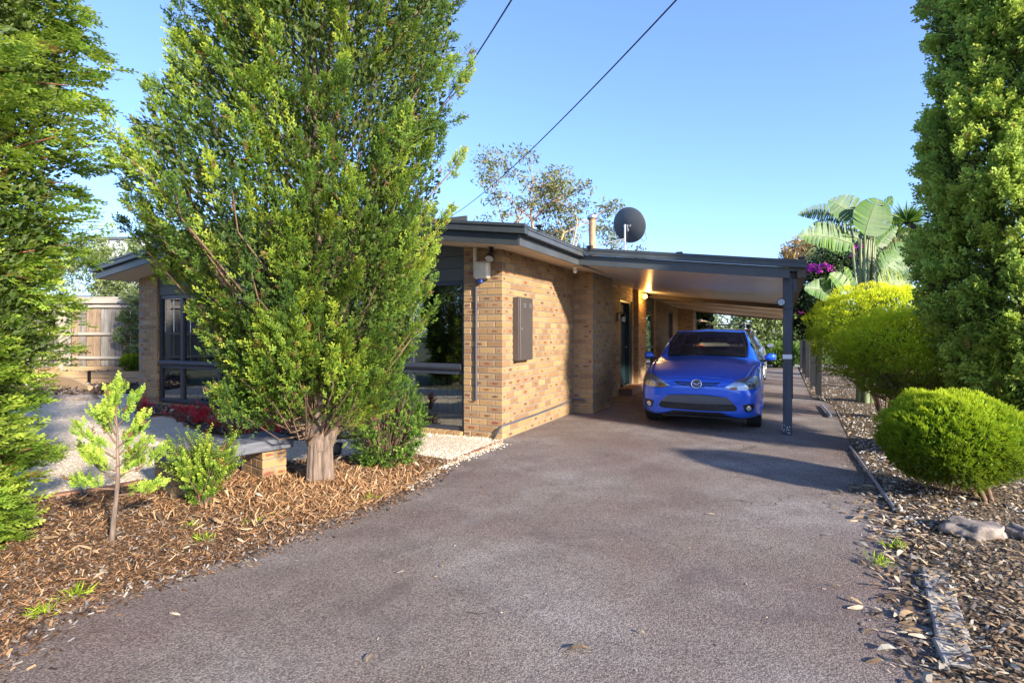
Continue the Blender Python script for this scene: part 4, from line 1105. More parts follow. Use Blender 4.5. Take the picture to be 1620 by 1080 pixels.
def t_shoot(n=5, l=.3, w=.09):
    """short needle-bearing shoot for the clipped bushes"""
    V_, F_, G_ = [], [], []
    for i in range(n):
        t = i/n; a = i*2.4; r0 = np.array([0, 0, t*.7]); d = np.array([math.cos(a)*.7, math.sin(a)*.7, .8]); d /= np.linalg.norm(d); sd = np.array([-math.sin(a), math.cos(a), 0])*w
        b = len(V_); V_.extend([r0-sd*.6, r0+d*l*.5+sd*.5, r0+d*l, r0+sd*.6]); F_.append([b, b+1, b+2, b+3]); G_.extend([t*.5, t*.5+.3, t*.4+.6, t*.5])
    b = len(V_); V_.extend([[-.05, 0, 0], [.05, 0, 0], [.03, 0, 1], [-.03, .02, .9]]); F_.append([b, b+1, b+2, b+3]); G_.extend([0, 0, 1, 1])
    return np.array(V_), np.array(F_), np.array(G_)
def unit(n): v = rng.normal(size=(n, 3)); return v/np.linalg.norm(v, axis=1, keepdims=True)

def conifer(root, env, z0, z1, nplume, per, plen, up, tmpl, size, m, R0=.11, keep=None, flat=0., droop=0., jit=.16, zpow=1.0, branch_m=None, axis=lambda z: (0, 0), inner=.25, nbranch=90, spread=1.0, back=.45, name='foliage', facing=-math.pi/2, core=0, core_m=None, coresize=.12, corer=(.45, .82)):
    """feathery plumes whose tips lie on the crown envelope env(theta, z)"""
    parts = []; br = MB(); bc = 0
    for i in range(nplume):
        z = z0 + (z1-z0)*rng.random()**zpow; th = rng.random()*2*math.pi
        if math.cos(th-facing) < -.2 and rng.random() > back: continue
        if keep is not None and rng.random() > keep(th, z): continue
        rr = env(th, z)
        if rr < .05: continue
        rr *= 1 + rng.normal()*jit*.5
        ax = axis(z); tip = np.array([ax[0]+rr*math.cos(th), ax[1]+rr*math.sin(th), z])
        u_ = up + rng.normal()*.18; th2 = th + rng.normal()*.25
        d = np.array([math.cos(th2)*math.cos(u_), math.sin(th2)*math.cos(u_), math.sin(u_)])
        L = plen*(.65+.7*rng.random()); n = int(per*(.7+.6*rng.random()))
        t = rng.random(n)**.75
        rad = unit(n); rad -= (rad@d)[:, None]*d[None]*.8
        rr_ = R0*(1.15-t)**.7*L/plen*spread
        P = tip[None] - d[None]*(L*(1-t))[:, None] + rad*(rr_*rng.random(n)**.45)[:, None]
        P[:, 2] -= droop*(t**2)*L
        D = d[None]*(.9+.5*t)[:, None] + rad*(.75-.35*t)[:, None]; D[:, 2] -= droop*t*1.2
        D += rng.normal(size=D.shape)*.16
        if flat: D[:, 2] *= (1-flat)
        roll = (rng.normal(size=n)*.4) if flat else rng.random(n)*6.28
        S = size*(.6+.75*rng.random(n))
        parts.append(stamp(*tmpl, P, D, roll, S, plume=np.full(n, rng.random())))
        if bc < nbranch and rng.random() < .6 and z < z1*.9:
            bc += 1; s0 = np.array([ax[0]+.03*math.cos(th), ax[1]+.03*math.sin(th), max(z0*.6, z-rr*math.tan(min(up, 1.2))*.8-.1)])
            mid = (s0+tip)/2 + np.array([0, 0, -.10*rr]); q = tip - d*L*.25
            br.tube([tuple(s0), tuple(mid), tuple(tip-d*L*.7), tuple(q)], [.014, .010, .007, .003], 4, cap=False)
    # inner sprays take the darkest leaf colour, painting in the crown's inner shade
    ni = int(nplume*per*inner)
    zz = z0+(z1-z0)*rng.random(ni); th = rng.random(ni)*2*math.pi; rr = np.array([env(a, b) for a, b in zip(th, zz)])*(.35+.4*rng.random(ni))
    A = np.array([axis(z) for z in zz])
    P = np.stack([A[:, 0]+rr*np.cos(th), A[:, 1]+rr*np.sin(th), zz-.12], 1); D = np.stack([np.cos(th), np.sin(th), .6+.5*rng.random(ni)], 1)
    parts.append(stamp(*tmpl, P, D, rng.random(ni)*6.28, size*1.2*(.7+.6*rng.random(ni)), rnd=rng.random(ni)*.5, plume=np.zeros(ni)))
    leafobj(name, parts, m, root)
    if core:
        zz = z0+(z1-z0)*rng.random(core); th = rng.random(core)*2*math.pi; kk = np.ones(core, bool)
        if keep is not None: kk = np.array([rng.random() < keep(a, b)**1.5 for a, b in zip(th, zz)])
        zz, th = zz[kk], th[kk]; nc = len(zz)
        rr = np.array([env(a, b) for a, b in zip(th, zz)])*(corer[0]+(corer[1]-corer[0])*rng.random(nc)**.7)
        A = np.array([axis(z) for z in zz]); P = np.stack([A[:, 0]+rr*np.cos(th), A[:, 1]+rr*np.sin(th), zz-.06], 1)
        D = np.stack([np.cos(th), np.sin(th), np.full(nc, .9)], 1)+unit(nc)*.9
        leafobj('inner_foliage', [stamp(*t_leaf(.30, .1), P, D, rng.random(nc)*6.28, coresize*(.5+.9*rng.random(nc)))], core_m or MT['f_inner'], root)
    if bc: o = br.build('branches', branch_m or MT['twig'], root, smooth=True); o['kind'] = 'stuff'

def fluted_trunk(root, h, r0, r1, flare=.35, lobes=5, n=40, rings=16, lean=(0, 0), m=None, seed=0, bury=.06):
    b = MB(); vs = []
    for j in range(rings+1):
        t = j/rings; z = -bury + (h+bury)*t; r_ = (r0+(r1-r0)*t)*(1+flare*math.exp(-t*7))
        for i in range(n):
            a = 2*math.pi*i/n; f = 1+.15*math.cos(lobes*a+seed+t*.8)+.07*math.cos((lobes*2+1)*a+t*2+seed)+.045*math.cos(17*a+t*5+math.sin(t*9))
            if t > .6: f += .14*(t-.6)*math.cos(lobes*a+seed)
            vs.append((lean[0]*t+r_*f*math.cos(a), lean[1]*t+r_*f*math.sin(a), z))
    b.add(vs, [(j*n+i, j*n+(i+1) % n, (j+1)*n+(i+1) % n, (j+1)*n+i) for j in range(rings) for i in range(n)] + [tuple(range(rings*n, (rings+1)*n))])
    return b.build('trunk', m or MT['bark'], root, smooth=True)
def lerp(z, pts):
    if z <= pts[0][0]: return pts[0][1]
    for (a, ra), (b, rb) in zip(pts, pts[1:]):
        if z <= b: return ra + (rb-ra)*(z-a)/(b-a)
    return pts[-1][1]

MT['f_inner'] = foliage('inner_shaded_foliage', (.022, .040, .012), (.055, .095, .018), (.13, .15, .03), .15)  # dense inner leaves; shade inside the crown is put into their dark green
MT['f_main'] = foliage('cypress_green', (.028, .062, .018), (.12, .215, .026), (.44, .50, .05), .34, brown=(.20, .10, .045), w=(.22, .40, .48), rp=(.22, .56, 1.0))
MT['f_left'] = foliage('bright_cypress', (.05, .11, .016), (.20, .34, .042), (.52, .62, .09), .42, brown=(.20, .09, .04), rp=(.08, .42, .85))
MT['f_right'] = foliage('blue_green_thuja', (.055, .12, .035), (.22, .35, .065), (.56, .66, .11), .45, rp=(.08, .42, .88), brown=(.22, .14, .05))
MT['f_ball'] = foliage('lime_shoots', (.035, .070, .006), (.20, .34, .014), (.55, .64, .03), .34, w=(.15, .25, .65))
MT['f_gold'] = foliage('golden_shoots', (.06, .12, .008), (.34, .50, .018), (.92, .90, .035), .34, w=(.12, .18, .75))
MT['f_box'] = foliage('box_leaves', (.02, .05, .008), (.075, .155, .02), (.24, .36, .05), .22, .4)
MT['f_glossy'] = foliage('glossy_leaves', (.03, .07, .010), (.11, .20, .022), (.42, .50, .06), .25, .35, brown=(.35, .13, .03))
MT['f_red'] = foliage('red_leaves', (.20, .008, .02), (.55, .015, .04), (.80, .05, .07), .35)
MT['f_bg'] = foliage('pale_green_leaves', (.05, .08, .03), (.14, .19, .06), (.34, .38, .14), .25)
MT['f_dark'] = foliage('dark_leaves', (.008, .020, .008), (.025, .05, .015), (.07, .11, .03), .12, .35)
MT['f_gum'] = foliage('gum_leaves', (.05, .06, .02), (.13, .15, .05), (.28, .28, .09), .2, brown=(.30, .14, .05))
MT['f_orange'] = foliage('orange_tinged_leaves', (.12, .13, .03), (.34, .25, .09), (.62, .38, .16), .25)
MT['petal'] = foliage('magenta_petals', (.30, .01, .20), (.55, .02, .42), (.75, .12, .60), .3)
MT['petal_y'] = foliage('yellow_petals', (.6, .45, .01), (.8, .65, .02), (.9, .8, .1), .3)

SP4 = t_spray(4, 34, .56, .095); SP6 = t_spray(6, 38, .42, .10); SP9 = t_spray(9, 44, .40, .06); SPC = t_spray(4, 46, .55, .16)

# ------------------------------------------------------------ the big conifer
T1 = Vector((-1.766, 4.95, 0))
main = thing('conifer_tree', 'large feathery green conifer with fluted trunk standing in the mulch before the house', 'tree', T1)
Lr = [(.62, .45), (.74, .68), (.95, .78), (1.2, .82), (1.55, .90), (1.9, 1.14), (2.2, 1.48), (2.7, 1.64), (3.28, 1.46), (3.86, 1.10), (4.44, .92), (5.2, .80), (6.2, .70), (7.2, .55), (8.0, .05)]
Rr = [(.62, .30), (.74, .48), (.97, .72), (1.2, .80), (1.55, .90), (2.13, 1.02), (2.7, 1.10), (3.28, 1.18), (3.86, 1.24), (4.44, 1.28), (5.2, 1.22), (6.2, 1.0), (7.2, .55), (8.0, .05)]
def env_main(th, z):
    c = math.cos(th); a, b = lerp(z, Lr), lerp(z, Rr); m_ = .5*(a+b)*.78
    r_ = (b if c > 0 else a)*abs(c)**1.3 + m_*(1-abs(c)**1.3)
    return r_*(1+.06*math.sin(th*5+z*2.2)+.05*math.sin(z*5+th*3))
def keep_main(th, z):
    k_ = 1.0
    if z < .73 + .38*max(0, -math.sin(th)): return 0.
    if math.cos(th) < -.55 and z > 1.9: k_ = .80       # the loose, see-through left side
    if z > 1.35 and z < 2.1 and abs(th-math.pi*1.25) < .4: k_ *= .6
    return k_
fluted_trunk(main, 1.15, .112, .085, .22, 4, n=96, rings=30, lean=(.02, 0), seed=1.2)
b = MB(); b2 = MB()
for i, (a, r_, h, rad) in enumerate(((3.1, .75, 2.2, .05), (2.6, 1.1, 2.6, .035), (.1, .7, 2.0, .05), (-.5, .5, 3.0, .045), (-2.2, .55, 3.2, .05), (1.4, .4, 4.2, .055), (-1.4, .35, 4.6, .05), (3.6, 1.3, 3.0, .035), (.6, .8, 3.0, .04), (-2.8, .9, 2.2, .035), (3.3, 1.4, 3.6, .03), (-1.8, .3, 6.2, .05))):
    p0 = (.01+.06*math.cos(a), .06*math.sin(a), .34); p1 = (.02+(.08+r_*.2)*math.cos(a), (.08+r_*.2)*math.sin(a), .66+(h-.55)*.14); p2 = (r_*.75*math.cos(a+.1), r_*.75*math.sin(a+.1), .55+(h-.55)*.65); p3 = (r_*math.cos(a), r_*math.sin(a), h)
    q = MB(); q.tube([p0, p1, p2, p3], [rad*1.0, rad*1.1, rad*.6, rad*.25], 10, cap=False); q.build('limb', MT['bark'], main, smooth=True)
for i in range(85):    # bare drooping lower twigs under the crown
    a = rng.random()*6.28; r_ = .25+.55*rng.random(); z = .50+.35*rng.random()
    p0 = (.02+.11*math.cos(a), .11*math.sin(a), z-.05); p1 = (.5*r_*math.cos(a), .5*r_*math.sin(a), z-.02-.08*rng.random()); p2 = (r_*math.cos(a+.2), r_*math.sin(a+.2), z+.20+.2*rng.random())
    b2.tube([p0, p1, p2], [.010, .007, .003], 4, cap=False)
b2.build('twigs', MT['twig'], main, smooth=True)['kind'] = 'stuff'
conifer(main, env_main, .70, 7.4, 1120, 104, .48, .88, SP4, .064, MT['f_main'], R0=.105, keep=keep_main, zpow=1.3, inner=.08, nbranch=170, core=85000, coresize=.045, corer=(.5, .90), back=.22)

# ------------------------------------------------------------ left cypress close to the camera
T2 = Vector((-3.82, 3.25, 0))
left = thing('cypress_tree', 'tall bright green cypress cut off by the left edge of the photo', 'tree', T2)
E2 = [(.0, .30), (.1, .50), (.4, .68), (.9, .66), (1.2, .72), (1.5, .82), (1.8, .84), (2.3, .93), (2.8, .98), (3.3, .98), (4.5, .85), (5.8, .6), (7, .1)]
fluted_trunk(left, 2.2, .13, .08, .4, 4)
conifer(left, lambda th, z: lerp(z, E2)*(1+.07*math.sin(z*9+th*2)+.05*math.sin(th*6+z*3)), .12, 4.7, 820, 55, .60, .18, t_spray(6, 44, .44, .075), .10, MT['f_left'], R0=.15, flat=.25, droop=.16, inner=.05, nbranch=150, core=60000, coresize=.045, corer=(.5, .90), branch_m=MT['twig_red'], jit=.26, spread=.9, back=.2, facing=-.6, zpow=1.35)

# ------------------------------------------------------------ tall thuja on the right
T3 = Vector((5.15, 5.55, 0))
right = thing('thuja_tree', 'tall dense columnar conifer with several bare trunks at the right edge', 'tree', T3)
E3 = [(.35, .12), (.6, .28), (.9, .50), (1.2, .62), (1.6, .70), (2.2, .75), (3.0, .78), (3.8, .75), (4.6, .69), (5.6, .6), (6.8, .3), (7.6, .05)]
def env_r(th, z):
    c = math.cos(th); 
    return lerp(z, E3)*(1+.08*math.sin(th*4+z*1.9)+.07*math.sin(z*4.3+th*2)) * (1 if c < .3 else 1.0)
def keep_r(th, z):   # the bare streaks on the right where the trunks show
    a = (th - (-1.15) + math.pi) % (2*math.pi) - math.pi
    if abs(a) < .34 and not (2.0 < z < 2.5): return .05
    return 1.
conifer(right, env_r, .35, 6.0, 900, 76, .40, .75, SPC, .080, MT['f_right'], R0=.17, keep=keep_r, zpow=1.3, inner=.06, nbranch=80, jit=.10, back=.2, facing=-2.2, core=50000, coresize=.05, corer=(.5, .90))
for (x, y, r_) in ((.28, -.62, .045), (.46, -.52, .05), (.15, -.3, .06), (-.1, .1, .08), (.56, -.66, .035)):
    b = MB(); b.tube([(x*1.25, y*1.2, -.05), (x*1.05, y*1.05, .5), (x, y, 2.2), (x*.9, y*.9, 4.5), (x*.6, y*.6, 6.2)], [r_*1.4, r_*1.1, r_, r_*.8, r_*.3], 10, cap=False); b.build('trunk', MT['bark_dark'] if x < 0.6 else MT['bark'], right, smooth=True)
b = MB()
for i in range(70):
    z = .8+4.5*rng.random(); x, y = .55, -.45; a = rng.normal()*.9 - .9; L = .2+.35*rng.random()
    b.tube([(x, y, z), (x+.5*L*math.cos(a), y+.5*L*math.sin(a), z+.02), (x+L*math.cos(a), y+L*math.sin(a), z+.12*rng.random())], [.009, .006, .002], 4, cap=False)
b.build('twigs', MT['twig'], right)['kind'] = 'stuff'

# ------------------------------------------------------------ clipped bushes on the right
SH = t_shoot(3, .45, .14)
def clipped(loc, rad, zc, label, m, n, size=.06, rot=0, under=-.35, power=2.4, stems=14, stem_r=.014, base=(0, 0), twigs=60, group=None):
    t = thing('clipped_bush', label, 'bush', loc, rot)
    nc_ = max(60, n//26); cc = unit(nc_); d = cc[rng.integers(0, nc_, n)] + rng.normal(size=(n, 3))*(.55/math.sqrt(nc_))*1.25; cdist = np.linalg.norm(d-d/np.linalg.norm(d, axis=1, keepdims=True), axis=1)
    far_ = rng.random(n) < .18; d[far_] = unit(n)[far_]; d /= np.linalg.norm(d, axis=1, keepdims=True); e_ = (np.abs(d[:, 0])**power+np.abs(d[:, 1])**power+np.abs(d[:, 2])**power)**(-1/power)
    S = d*e_[:, None]; S[:, 2] = np.maximum(S[:, 2], -.85)
    lump = 1+.045*np.sin(S[:, 0]*7+S[:, 2]*5)+.035*np.sin(S[:, 1]*9+S[:, 0]*4)+.028*np.sin(S[:, 2]*13+S[:, 0]*11)+np.where(rng.random(n) < .035, .07*rng.random(n), 0)
    low = S[:, 2] < under
    keep_ = ~low | (rng.random(n) < .55)
    S, d, lump, low = S[keep_], d[keep_], lump[keep_], low[keep_]; n = len(S)
    depth = 1-.07*rng.random(n)**1.8 - np.where(low, .12*rng.random(n), 0)
    P = S*np.array(rad)[None]*(lump*depth)[:, None]; P[:, 2] += zc
    D = S/np.array(rad)[None]; D /= np.linalg.norm(D, axis=1, keepdims=True); D[:, 2] += .75; D += rng.normal(size=D.shape)*.42
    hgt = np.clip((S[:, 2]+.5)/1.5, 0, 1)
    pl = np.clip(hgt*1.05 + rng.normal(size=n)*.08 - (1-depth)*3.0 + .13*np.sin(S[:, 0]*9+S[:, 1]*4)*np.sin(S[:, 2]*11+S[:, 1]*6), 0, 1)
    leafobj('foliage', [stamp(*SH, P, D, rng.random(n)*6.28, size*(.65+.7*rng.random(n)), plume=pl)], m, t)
    nf = n//2; df = unit(nf); ef = (np.abs(df[:, 0])**power+np.abs(df[:, 1])**power+np.abs(df[:, 2])**power)**(-1/power); Sf = df*ef[:, None]; Sf[:, 2] = np.maximum(Sf[:, 2], -.8)
    kf = (Sf[:, 2] > under) | (rng.random(nf) < .35); Sf = Sf[kf]; nf = len(Sf); Pf = Sf*np.array(rad)[None]*(.88+.07*rng.random((nf, 1))); Pf[:, 2] += zc
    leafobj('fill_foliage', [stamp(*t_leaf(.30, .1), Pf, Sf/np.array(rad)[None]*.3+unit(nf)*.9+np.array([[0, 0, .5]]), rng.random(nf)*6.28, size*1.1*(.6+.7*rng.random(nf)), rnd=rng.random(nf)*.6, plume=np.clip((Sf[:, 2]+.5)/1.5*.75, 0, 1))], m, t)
    # dense dark twiggy core that carries the shoots
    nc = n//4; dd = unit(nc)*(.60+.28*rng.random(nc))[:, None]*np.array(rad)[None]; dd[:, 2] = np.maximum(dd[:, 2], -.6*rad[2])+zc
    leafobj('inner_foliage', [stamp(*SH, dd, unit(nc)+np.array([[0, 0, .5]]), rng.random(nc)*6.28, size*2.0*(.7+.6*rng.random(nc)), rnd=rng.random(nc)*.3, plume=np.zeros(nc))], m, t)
    b = MB()
    for i in range(stems):
        a = rng.random()*6.28; q = .45+.5*rng.random()
        b.tube([(base[0]+.05*math.cos(a), base[1]+.05*math.sin(a), -.03), (base[0]*.6+rad[0]*.35*q*math.cos(a), base[1]*.6+rad[1]*.35*q*math.sin(a), (zc-rad[2]*.6)*.7+.05), (rad[0]*q*.8*math.cos(a), rad[1]*q*.8*math.sin(a), zc-rad[2]*.35), (rad[0]*q*.9*math.cos(a+.2), rad[1]*q*.9*math.sin(a+.2), zc)], [stem_r*1.6, stem_r, stem_r*.6, stem_r*.3], 5, cap=False)
    b.build('stems', MT['twig'], t, smooth=True)['kind'] = 'stuff'
    b = MB()
    for i in range(twigs):
        a = rng.random()*6.28; q = .4+.5*rng.random(); x, y = rad[0]*q*math.cos(a), rad[1]*q*math.sin(a); z = zc-rad[2]*(.3+.5*rng.random())
        b.tube([(x*.5, y*.5, z-.12), (x*.85, y*.85, z-.04*rng.random()), (x*1.05, y*1.05, z+.05+.08*rng.random())], [.006, .004, .002], 3, cap=False)
    b.build('twigs', MT['twig'], t)['kind'] = 'stuff'
    return t
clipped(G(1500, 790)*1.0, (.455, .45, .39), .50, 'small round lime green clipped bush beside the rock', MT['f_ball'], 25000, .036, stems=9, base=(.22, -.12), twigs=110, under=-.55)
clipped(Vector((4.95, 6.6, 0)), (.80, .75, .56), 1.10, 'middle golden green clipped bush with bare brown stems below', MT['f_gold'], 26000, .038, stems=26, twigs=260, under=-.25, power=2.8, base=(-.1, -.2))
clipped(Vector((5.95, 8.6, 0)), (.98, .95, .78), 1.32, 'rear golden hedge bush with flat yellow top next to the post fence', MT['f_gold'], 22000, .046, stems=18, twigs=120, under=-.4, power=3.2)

# ------------------------------------------------------------ plants on the left
def sapling(loc, h):
    t = thing('young_conifer', 'thin young conifer sapling with a bare stem at the front of the mulch', 'sapling', loc)
    b = MB(); b.tube([(-.03, 0, -.02), (-.01, 0, .2), (.015, 0, .42), (.005, .01, .7), (0, 0, h*.9)], [.018, .015, .013, .008, .004], 8, cap=False); b.build('stem', MT['bark'], t, smooth=True)
    parts = []; b = MB()
    specs = [(.36, .27, .2, -.04), (.40, .24, 3.3, -.02), (.46, .30, 2.9, .10), (.48, .25, .5, .05), (.54, .26, -.3, .10), (.52, .2, 4.6, .05), (.60, .22, 3.4, .13), (.66, .15, .3, .12), (.70, .15, 3.0, .13), (.75, .12, 4.9, .12), (.80, .12, .6, .12), (.83, .09, 2.6, .12), (.45, .2, 1.6, .05), (.6, .17, 1.3, .1), (.9, .03, 0, .10)]
    for (z, L, a, rise) in specs:
        e_ = np.array([L*math.cos(a), L*math.sin(a), z+rise+.05]); s0 = np.array([0, 0, z-.03])
        b.tube([tuple(s0), tuple((s0+e_)/2+np.array([0, 0, -.02])), tuple(e_)], [.006, .004, .002], 4, cap=False)
        n = 70; u_ = .25+.75*rng.random(n)**.7; P = s0[None]+(e_-s0)[None]*u_[:, None]+unit(n)*(.045*rng.random(n))[:, None]
        D = (e_-s0)[None]/max(L, .05)*.6+unit(n)*.55+np.array([[0, 0, .75]])
        parts.append(stamp(*SP6, P, D, rng.random(n)*6.28, .058*(.6+.8*rng.random(n)), plume=np.full(n, .35+.65*rng.random())))
    b.build('branches', MT['twig'], t, smooth=True)['kind'] = 'stuff'
    leafobj('foliage', parts, MT['f_left'], t)
sapling(G(183, 862), 1.0)
PR = t_pairs(9)
def leafy(loc, label, n, h, spread, m, nsh, size, cat='shrub', name='leafy_shrub', lean=0, tight=False, stem=True):
    t = thing(name, label, cat, loc); parts = []; b = MB()
    for i in range(n):
        a = rng.random()*6.28; q = rng.random()**.5; hh = h*(.55+.45*rng.random())*(1-.25*q if not tight else 1)
        if tight:
            zz = h*rng.random(); rr = spread*lerp(zz/h, [(0, .45), (.2, .8), (.55, 1.0), (.8, .9), (1, .55)]); tip = np.array([rr*math.cos(a), rr*math.sin(a), zz])*(1, 1, 1); mid = tip*np.array([.7, .7, .75])
        else:
            tip = np.array([spread*q*math.cos(a), spread*q*math.sin(a), hh]); mid = np.array([tip[0]*.35, tip[1]*.35, hh*.5])
        b.tube([(.02*math.cos(a), .02*math.sin(a), -.02), tuple(mid*(1, 1, .9)), tuple(tip)], [.007, .005, .002], 4, cap=False)
        u_ = rng.random(nsh)**(.55 if not tight else .8)
        P = (1-u_)[:, None]**2*0 + 2*((1-u_)*u_)[:, None]*mid[None] + (u_**2)[:, None]*tip[None]; 
        if tight: P = tip[None] + unit(nsh)*.05
        D = (tip-mid)[None]/np.linalg.norm(tip-mid) + unit(nsh)*(.75 if not tight else 1.0) + np.array([[0, 0, .25]])
        parts.append(stamp(*PR, P, D, rng.random(nsh)*6.28, size*(.6+.8*rng.random(nsh)), plume=np.clip(u_*.8+rng.normal(size=nsh)*.2, 0, 1)))
    leafobj('foliage', parts, m, t)
    if stem: b.build('stems', MT['twig'], t, smooth=True)['kind'] = 'stuff'
    return t
leafy(G(322, 806), 'open bright green shrub with yellow tips in front of the bench', 64, .70, .27, MT['f_glossy'], 13, .10)
leafy(G(612, 738), 'dense rounded green box shrub beside the big conifer trunk', 300, .86, .34, MT['f_box'], 7, .085, tight=True, name='box_shrub')
for i, (px, py, h, s_, lab) in enumerate(((226, 664, .46, .17, 'dark red dwarf shrub at the foot of the left brick pier'), (284, 666, .30, .2, 'red dwarf shrub just right of the left brick pier'),
        (322, 668, .33, .16, 'red dwarf shrub under the middle of the left window'), (312, 672, .22, .14, 'small red dwarf shrub lowest before the left window'), (341, 684, .30, .22, 'widest red dwarf shrub at the corner of the gravel edging'), (385, 700, .26, .16, 'red dwarf shrub behind the far end of the bench'), (431, 702, .34, .13, 'brightest red dwarf shrub beside the big conifer trunk'))):
    leafy(G(px, py, .03), lab, 16, h, s_, MT['f_red'], 5, .085, name='red_shrub')
# ------------------------------------------------------------ background greenery
LF = t_leaf(.28, .1); LF2 = t_leaf(.16, .05)
def cloud(parts, c, r, n, size, tmpl=LF, flat=1.0, clump=14):
    cc = np.array(c)[None] + unit(max(1, n//clump))*np.array([r[0], r[1], r[2]])[None]*(.55+.45*rng.random((max(1, n//clump), 1)))
    idx = rng.integers(0, len(cc), n); P = cc[idx] + unit(n)*(rng.random((n, 1))**.6)*min(r)*.30
    D = unit(n)+np.array([[0, 0, .3]]); parts.append(stamp(*tmpl, P, D, rng.random(n)*6.28, size*(.6+.8*rng.random(n)), plume=(idx*.618) % 1))
def shrubtree(name, label, loc, blobs, n, size, m, cat='tree', trunk=None, tmpl=LF, flowers=None, tm=None):
    t = thing(name, label, cat, loc); parts = []
    for (c, r, w) in blobs: cloud(parts, c, r, int(n*w), size, tmpl)
    leafobj('foliage' if cat != 'tree' else 'crown', parts, m, t)
    if trunk:
        b = MB()
        for pts, rad in trunk: b.tube(pts, rad, 7, cap=False)
        b.build('trunk', tm or MT['bark'], t, smooth=True)
    if flowers:
        fp_ = []; 
        for c, r, k_ in flowers: cloud(fp_, c, r, k_, .055 if size > .08 else .04, LF, clump=9)
        leafobj('flowers', fp_, MT['petal'], t)
    return t
def blobs_at(base, L):    # L: px, py, Y, radius m
    out = []
    for px, py, Y, r_ in L:
        p = AT(px, py, Y) - base; out.append(((p.x, p.y, p.z), (r_, r_*.8, r_*.75), 1/len(L)))
    return out
def tk(base, *pp): return [tuple(AT(px, py, Y)-base) for px, py, Y in pp]
# behind the left fence
b1 = Vector((-12.5, 18.5, 0))
shrubtree('wattle_tree', 'pale green feathery tree behind the timber fence left of the eave', b1, blobs_at(b1, [(150, 420, 18, .9), (190, 410, 18, .8), (110, 400, 18, .9), (215, 440, 18, .7), (170, 455, 18, .6), (60, 410, 18, 1.0), (230, 395, 19, .7), (100, 440, 18, .9), (140, 395, 19, .8), (30, 430, 18, 1.0), (200, 450, 18, .8)]), 15000, .12, MT['f_bg'], trunk=[([(0, 0, -.1), (.1, 0, 1.5), (.3, -.3, 3.2)], [.12, .09, .04]), ([(.1, 0, 1.3), (-1, 0, 2.6), (-1.3, 0, 3.3)], [.07, .05, .02])], tmpl=LF2)
b1 = Vector((-10.1, 15.2, .3))
shrubtree('climber_shrub', 'light green leafy climber on the timber fence next to the house', b1, blobs_at(b1, [(205, 500, 14.8, .35), (200, 530, 14.8, .35), (210, 470, 14.8, .3), (212, 555, 14.8, .28), (225, 510, 14.8, .4)]), 3200, .075, MT['f_bg'], cat='shrub', trunk=[([(0, 0, 0), (0, -.2, .8), (.1, -.2, 1.6)], [.03, .02, .01])])
clipped(Vector((-10.35, 14.75, .32)), (.28, .25, .24), .25, 'tiny lime green round bush at the fence foot beside the left pier', MT['f_ball'], 1500, .06, stems=4, twigs=5)
# gum tree behind the house
def gum():
    base = Vector((1.2, 17.5, 0)); t = thing('gum_tree', 'spreading gum tree with orange-brown limbs rising behind the house roof', 'tree', base)
    limbs = []; leaves = []
    def grow(p, d, L, r, depth):
        pts = [p]; rr = [r]; n = 4
        for i in range(n):
            d = (d + Vector(rng.normal(size=3))*.16 + Vector((0, 0, .04))).normalized(); p = p + d*L/n; pts.append(p.copy()); rr.append(r*(1-.42*(i+1)/n))
        limbs.append((pts, rr))
        if depth == 0 or r < .007: leaves.append((p, L)); return
        if depth <= 2: leaves.append((p, L*.7))
        k_ = 2 if rng.random() < .55 else 3
        for _ in range(k_):
            nd = (d + Vector(rng.normal(size=3))*.62); nd.z = max(nd.z*.6, -.15); grow(p.copy(), nd.normalized(), L*(.60+.2*rng.random()), rr[-1]*(.62+.15*rng.random()), depth-1)
    for tgt, r_ in (((735, 285, 17), .10), ((830, 275, 17.5), .10), ((895, 300, 18), .10), ((970, 370, 18), .06), ((815, 260, 17), .09), ((730, 340, 17), .06), ((1000, 385, 18), .05), ((880, 340, 18), .07), ((930, 350, 18), .07), ((780, 330, 17), .06), ((735, 265, 17), .06), ((800, 235, 17.5), .06), ((935, 280, 18), .06)):
        q = AT(*tgt) - base; p0 = Vector((0, 0, 1.6)); mid = p0 + (q-p0)*.45 + Vector((0, 0, -.15))
        limbs.append(([Vector((0, 0, 0)), p0*.8, (p0+mid)/2, mid], [.16, .13, r_, r_*.75])); grow(mid, (q-mid).normalized(), (q-mid).length*.46, r_*.72, 4)
    b = MB()
    for pts, rr in limbs: b.tube(pts, rr, 5, cap=False)
    b.build('limbs', MT['gumbark'], t, smooth=True)
    parts = []
    for p, L in leaves:
        if rng.random() < .12: continue
        n = 50; P = np.array(p)[None] + unit(n)*(.42*rng.random((n, 1))**.5)*np.array([[1, 1, .6]]); D = unit(n)*.8+np.array([[0, 0, -.35]])
        parts.append(stamp(*LF2, P, D, rng.random(n)*6.28, .14*(.6+.8*rng.random(n)), plume=np.full(n, rng.random())))
    leafobj('crown', parts, MT['f_gum'], t)
gum()
